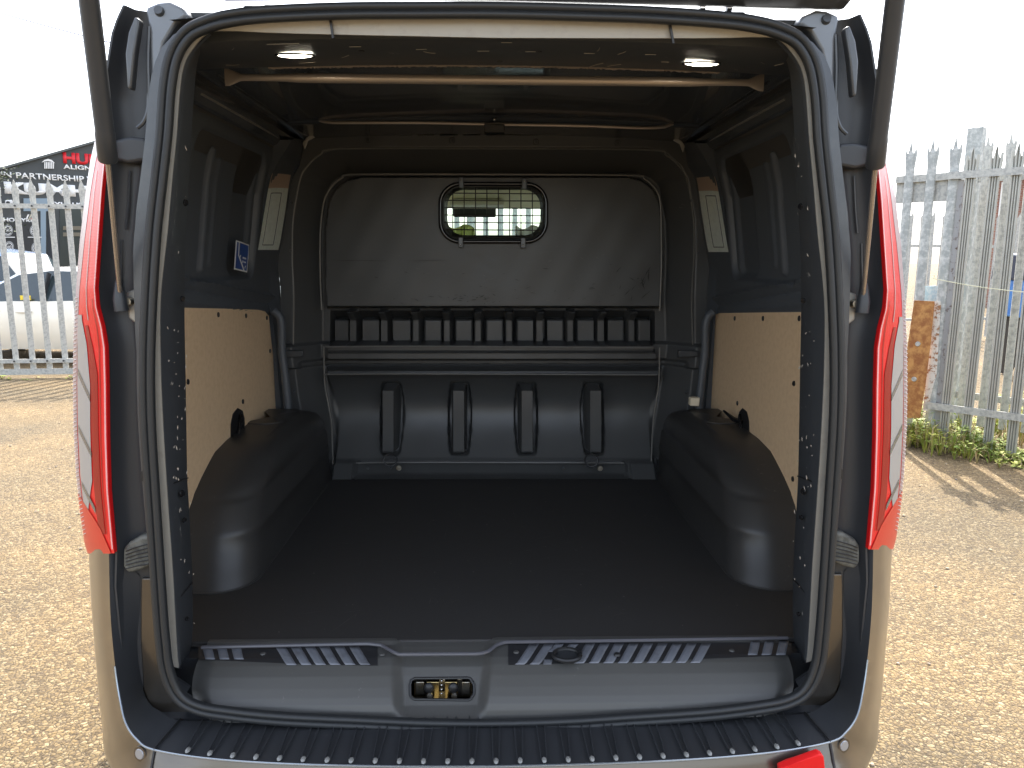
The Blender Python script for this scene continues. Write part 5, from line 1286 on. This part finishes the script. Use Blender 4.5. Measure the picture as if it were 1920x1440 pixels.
# ================================================================== CARS
def car(name, label, cat, front, heading, L, Hh, Wd, col, kb=1.0, group=None):
    """front: ground point of the near-side front corner; heading: direction of travel"""
    h = Vector(heading).normalized(); s = Vector((h.y, -h.x, 0))
    root = thing(name, label, cat, tuple(front))
    def P(a, b, z): v = Vector(front)-h*a+s*b; return Vector((v.x, v.y, z))
    # profile: (distance from nose, sill z, belt z, roof z)
    st = [(0.0, .35, .62, .62), (.12, .25, .72, .72), (.9, .22, .92, .92), (1.25, .22, .97, .99), (1.95, .22, 1.0, Hh-.06), (2.4, .22, 1.0, Hh), (3.2, .22, 1.02, Hh-.02), (3.9, .22, 1.03, Hh-.12), (4.3, .24, 1.02, 1.10), (L-.05, .30, .98, .99), (L, .40, .8, .8)]
    rows = []; gl_ = MB(); sh_ = MB()
    st = [(a_, b_, c_*kb, max(d_ if d_ >= 1.2 else d_*kb, c_*kb)) for a_, b_, c_, d_ in st]
    for a, z0, zb, zr in st:
        tw = 1 if 0.3 < a < L-.3 else 0.9; w = Wd/2*tw; c = Wd/2
        r = [P(a, c-w+.05, z0), P(a, c-w, z0+.2), P(a, c-w, zb-.12), P(a, c-w+.05, zb), P(a, c-w+.05+.22*min(1, (zr-zb)/.45), max(zr-.05, zb)), P(a, c-w+.30, zr), P(a, c, zr+.015)]
        rows.append(r+[P(a, 2*c-(p_-0), z) for p_, z in ()])
    full_rows = []
    for (a, z0, zb, zr), r in zip(st, rows):
        mirror = [p+s*(2*((Vector(front)-h*a+s*(Wd/2))-p).dot(s)) for p in r[:-1]][::-1]
        full_rows.append(r+mirror)
    n = len(full_rows[0])
    for i in range(len(full_rows)-1):
        for k in range(n-1):
            qd = [full_rows[i][k], full_rows[i+1][k], full_rows[i+1][k+1], full_rows[i][k+1]]
            side_g = k in (3, n-5) and 3 <= i <= 7
            scr = k in (4, 5, 6, 7) and i in (3, 7)
            (gl_ if (side_g or scr) else sh_).add(qd, [(0, 1, 2, 3)])
    pm = mat(name+'_paint', col, 0.25, 0.1, 0.8)
    body = sh_.build('body', pm, root, smooth=True, ang=35, weld=True)
    gl_.build('window_glass', M['carglass'], root, smooth=True, weld=True)
    for a in (2.42, 3.35):
        for b in (-.004,):
            q0_, q1 = P(a, 0.0, .35), P(a, 0, 1.0)
            MB().bar(q0_-s*0.004, q1-s*0.002, 0.008, 0.008, tuple(h)).build('door_gap', M['black'], root)
            q0_, q1 = P(a-.02, .045, 1.0*kb), P(a, .20, Hh-.08); MB().bar(q0_-s*.01, q1-s*.01, 0.07, 0.02, tuple(h)).build('pillar', M['black'], root)
    for a in (2.15, 3.12):
        MB().obox(P(a, -.02, .84*kb), h*.10, s*.02, (0, 0, .015)).build('door_handle', pm, root, bevel=0.008)
    for a in (.85, L-.85):
        for b in (0.1, Wd-.1):
            c = P(a, b, .32); w_ = MB().tube([c-s*.1, c-s*.09, c+s*.09, c+s*.1], [.28, .32, .32, .28], 28).build('wheel', M['black'], root, smooth=True, ang=30)
            MB().disc(c-s*.102 if b < 1 else c+s*.102, -s if b < 1 else s, .2, .006, 24, .18).build('rim', M['steel'], w_)
    MB().obox(P(1.25, -.12, 1.05*kb), h*.05, s*.09, (0, 0, .07)).build('door_mirror', pm, root, bevel=.02, seg=3)
    MB().obox(P(.10, .25, .62), h*.06, s*.2, (0, 0, .07)).build('headlight', M['clearlens'], root, bevel=.02)
    MB().obox(P(L-.03, .15, .85), h*.05, s*.12, (0, 0, .09)).build('rear_light', M['deepred'], root, bevel=.02)
    return root, P
# white car: its near side faces the yard
zc = PZ(60, 715, 0.0); Yc = 10.5
fr = Vector((PY(-240, 600, Yc).x, Yc, 0))
cr_, Pc = car('parked_car', 'white car parked side-on right behind the left fence', 'car', fr, (-1, 0.05, 0), 4.4, 1.34, 1.78, (0.80, 0.77, 0.70), 0.88)
q = Pc(2.16, 0.06, 0.93)
MB().obox(q+Vector((0, -.03, 0)), (0.07, 0, 0), (0, .004, 0), (0, 0, .03)).build('yellow_sticker', mat('yellow_card', (.8, .6, .05), .5), cr_)
fr2 = Vector((PY(-372, 560, 14.6).x, 14.6, 0))
car('parked_car', 'blue-silver car standing beyond the white car, mostly out of frame on the left', 'car', fr2, (-1, 0.1, 0), 4.3, 1.66, 1.8, (0.30, 0.40, 0.58))

# ================================================================== RIGHT BACKGROUND
hc = PZ(1870, 560, 0.0)
hp0 = CAM+ray(1846, 430)*(24/ray(1846, 430).dot(f_)); hp0.z = 0
brick = mat('red_brick', (0.30, 0.14, 0.09), 0.85); t = brick.node_tree; bk = t.nodes.new('ShaderNodeTexBrick'); bk.inputs['Scale'].default_value = 4.5
bk.inputs['Color1'].default_value = (.32, .14, .09, 1); bk.inputs['Color2'].default_value = (.24, .11, .08, 1); bk.inputs['Mortar'].default_value = (.40, .36, .32, 1)
tcb = t.nodes.new('ShaderNodeTexCoord'); mpb = t.nodes.new('ShaderNodeMapping'); mpb.inputs['Rotation'].default_value = (rad(90), 0, 0); t.links.new(tcb.outputs['Object'], mpb.inputs[0]); t.links.new(mpb.outputs[0], bk.inputs['Vector']); t.links.new(bk.outputs['Color'], t.nodes['Principled BSDF'].inputs['Base Color'])
house = thing('brick_house', 'red brick house with white window frames glimpsed behind the right fence', 'house', tuple(hp0))
h2_ = Vector((hp0.x, hp0.y, 0)).normalized(); h1_ = Vector((h2_.y, -h2_.x, 0))
def HP(a, b, z): v = hp0+h1_*a+h2_*b; return Vector((v.x, v.y, z))
zt_ = PP(1870, 332, hp0, h2_).z
MB().prism([HP(0, 0, 0), HP(9, 0, 0), HP(9, 7, 0), HP(0, 7, 0)], (0, 0, zt_)).build('wall', brick, house)
MB().prism([HP(-.2, -.3, zt_), HP(-.2, 3.5, zt_+.5), HP(-.2, 7.3, zt_)], h1_*9.4).build('roof', mat('slate_roof', (.09, .09, .1), .7), house)
for wx0 in (1878, 1925):
    a, b = PP(wx0, 342, hp0, h2_), PP(wx0+30, 405, hp0, h2_)
    a0, b0_ = (a-hp0).dot(h1_), (b-hp0).dot(h1_)
    def wb(u0, u1, z0, z1, d0, d1): return MB().prism([HP(u0, d0, z0), HP(u1, d0, z0), HP(u1, d0, z1), HP(u0, d0, z1)], h2_*(d1-d0))
    fo = wb(a0, b0_, b.z, a.z, -.05, .02).build('window', M['white'], house)
    for za, zb2_ in ((b.z+.08, b.z+(a.z-b.z)*.62), (b.z+(a.z-b.z)*.68, a.z-.07)): wb(a0+.07, b0_-.07, za, zb2_, -.07, -.052).build('pane', mat('house_pane', (.25, .32, .32), .1), fo)
# blue container
ba, bb2 = PZ(1852, 622, 0.0), None
kx, ky = PY(1856, 600, 9.8).x, 8.6
zt3 = PY(1880, 528, 8.6).z; zb3 = PY(1880, 604, 8.6).z
con = thing('waste_container', 'blue steel waste container with dark lid behind the right fence', 'container', (kx, ky, 0))
MB().box(kx, kx+1.9, ky, ky+1.2, zb3, zt3).build('body', mat('blue_steel', (.03, .14, .42), .45, var=(8, (.05, .2, .5), .4, .6)), con, bevel=.02)
MB().prism([(kx-.03, ky-.04, zt3), (kx-.03, ky+1.24, zt3), (kx-.03, ky+1.2, zt3+.34), (kx-.03, ky+.25, zt3+.30)], (1.96, 0, 0)).build('lid', mat('navy_lid', (.02, .03, .06), .4), con, bevel=.02)
for dx in (.12, 1.75):
    MB().tube([(kx+dx, ky+.2, .13), (kx+dx+.06, ky+.2, .13)], .12, 16).tube([(kx+dx, ky+1.0, .13), (kx+dx+.06, ky+1.0, .13)], .12, 16).box(kx+dx-.01, kx+dx+.03, ky+.1, ky+1.1, .13, zb3+.02).build('castor', M['black'], con)

# ================================================================== PLANTS, TREES, CABLES
leafm = mat('weed_leaf', (0.17, 0.25, 0.03), 0.6, var=(5, (0.34, 0.34, 0.05), 0.42, 0.6)); strawm = mat('dry_straw', (0.42, 0.33, 0.16), 0.8)
leafm.node_tree.nodes['Principled BSDF'].inputs['Subsurface Weight'].default_value = 0.0
def weeds(base, dirv, length, n, name, label, wide=0.25, hmax=0.35, dens=1.0, seed=1):
    rs = random.Random(seed); lf = MB(); dw = MB(); side_ = Vector((dirv.y, -dirv.x, 0))
    for k in range(n):
        t = rs.random()*length; c = base+dirv*t+side_*rs.gauss(0, wide*.5); c.z = 0; hh = hmax*rs.uniform(.25, 1)*(0.6+0.4*math.sin(t*5+seed))
        for j in range(rs.randint(4, 8)):
            a = rs.uniform(0, 6.28); d = Vector((math.cos(a), math.sin(a), 0)); r_t = rs.uniform(.02, .10)
            p0 = c; p1 = c+d*r_t*.5+Vector((0, 0, hh*.6)); p2 = c+d*r_t*rs.uniform(1, 1.8)+Vector((0, 0, hh*rs.uniform(.5, 1)))
            w = rs.uniform(.002, .005); sd = Vector((-d.y, d.x, 0))*w
            tgt = dw if rs.random() < .40 else lf
            tgt.add([p0-sd, p0+sd, p1+sd, p1-sd, p2], [(0, 1, 2, 3), (3, 2, 4)])
            if rs.random() < .65 and tgt is lf:
                for q_ in range(3):
                    pc = p1.lerp(p2, rs.random()); a2 = rs.uniform(0, 6.28); dd = Vector((math.cos(a2), math.sin(a2), rs.uniform(-.3, .6)))*rs.uniform(.02, .045); ss = dd.cross(Vector((0, 0, 1))).normalized()*rs.uniform(.008, .018)
                    lf.add([pc, pc+dd*.5+ss, pc+dd, pc+dd*.5-ss], [(0, 1, 2, 3)])
    o = lf.build(name, leafm, recalc=False); tag(o, label, 'weeds', kind='stuff')
    if dw.v:
        o2 = dw.build('dry_grass', strawm, recalc=False); tag(o2, label.replace('green', 'dry'), 'grass', kind='stuff')
weeds(A-dr*1.0-nR*0.02, dr, 3.0, 900, 'weeds', 'green weeds growing along the foot of the right-hand fence', .30, .34, seed=3)
weeds(A-dr*0.8-nR*0.9, dr, 3.2, 420, 'weeds', 'green taller weeds growing between the two right-hand fences', .5, .6, seed=8)
weeds(P0+nL*0.1, dL, LL, 120, 'weeds', 'green low tufts growing along the foot of the left-hand fence', .12, .10, seed=5)
# tree at the far left
tr = thing('tree', 'thin dark tree reaching in at the left edge above the workshop roof', 'tree', tuple(PZ(-120, 560, 0.0).xy)+(0,))
tb = CAM+ray(-75, 400)*(19.0/ray(-75, 400).dot(f_)); tb.z = 0
tr.location = tb
tk = MB(); tk.tube([tb, tb+Vector((.05, 0, 1.5)), tb+Vector((0, .1, 3.0)), tb+Vector((.1, 0, 4.4))], [.14, .11, .08, .03], 9)
rs = random.Random(6); ends = []
for k in range(16):
    z = rs.uniform(1.8, 4.2); a = rs.uniform(0, 6.28); L = rs.uniform(.6, 1.25)*(1.15-(z-1.8)/5)
    s_ = tb+Vector((0, 0.03, z)); e = s_+Vector((math.cos(a)*L, math.sin(a)*L, rs.uniform(.1, .6))); tk.tube([s_, s_.lerp(e, .5)+Vector((0, 0, .08)), e], [.03, .02, .008], 6); ends += [s_.lerp(e, q_) for q_ in (.5, .75, 1.0)]
tk.build('trunk', mat('bark', (.08, .06, .045), .9), tr, smooth=True)
lv = MB()
for c in ends:
    for j in range(60):
        p = c+Vector((rs.gauss(0, .16), rs.gauss(0, .16), rs.gauss(0, .12))); d = Vector((rs.uniform(-1, 1), rs.uniform(-1, 1), rs.uniform(-.6, .6))).normalized()*rs.uniform(.03, .06); s2_ = d.cross(Vector((rs.random(), rs.random(), 1))).normalized()*.02
        lv.add([p-d, p+s2_, p+d, p-s2_], [(0, 1, 2, 3)])
lv.build('crown', mat('tree_leaf', (.05, .07, .03), .7), tr, recalc=False)
# two overhead cables
def cable(p0, p1, r, label):
    a = CAM+ray(*p0)*(30/ray(*p0).dot(f_)); b = CAM+ray(*p1)*(26/ray(*p1).dot(f_)); d = b-a
    pts = [a+d*t+Vector((0, 0, 0.10*(t*t-t))) for t in np.linspace(-1.5, 2.5, 24)]
    tag(MB().tube(pts, r, 6).build('overhead_cable', mat('cable_grey', (.16, .15, .20), .6), smooth=True), label, 'cable')
cable((0, 24), (208, 80), 0.022, 'upper darker overhead cable crossing the pale sky at the top left')
cable((0, 40), (155, 78), 0.012, 'lower thinner overhead cable just below the darker one')
# far backdrop: low hedge line and sheds so the yard does not end at a bare horizon
hm = mat('far_hedge', (0.10, 0.12, 0.05), 0.9, var=(2, (.05, .07, .03), .4, .6))
rs = random.Random(12); lv = MB()
for k in range(9000):
    x = rs.choice([rs.uniform(-60, 28), rs.uniform(-60, 28), rs.uniform(58, 95)]); c = Vector((x, 62+rs.gauss(0, 1.2), max(0, rs.uniform(0, .9+.3*math.sin(x*.3)+.2*math.sin(x*.9))))); d = Vector((rs.uniform(-1, 1), rs.uniform(-1, 1), rs.uniform(-1, 1))).normalized()*.28; s_ = d.cross(Vector((0, .3, 1))).normalized()*.2
    lv.add([c-d, c+s_, c+d, c-s_], [(0, 1, 2, 3)])
tag(lv.build('hedge', hm, recalc=False), 'distant low green hedge along the far side of the yard', 'hedge', kind='stuff')
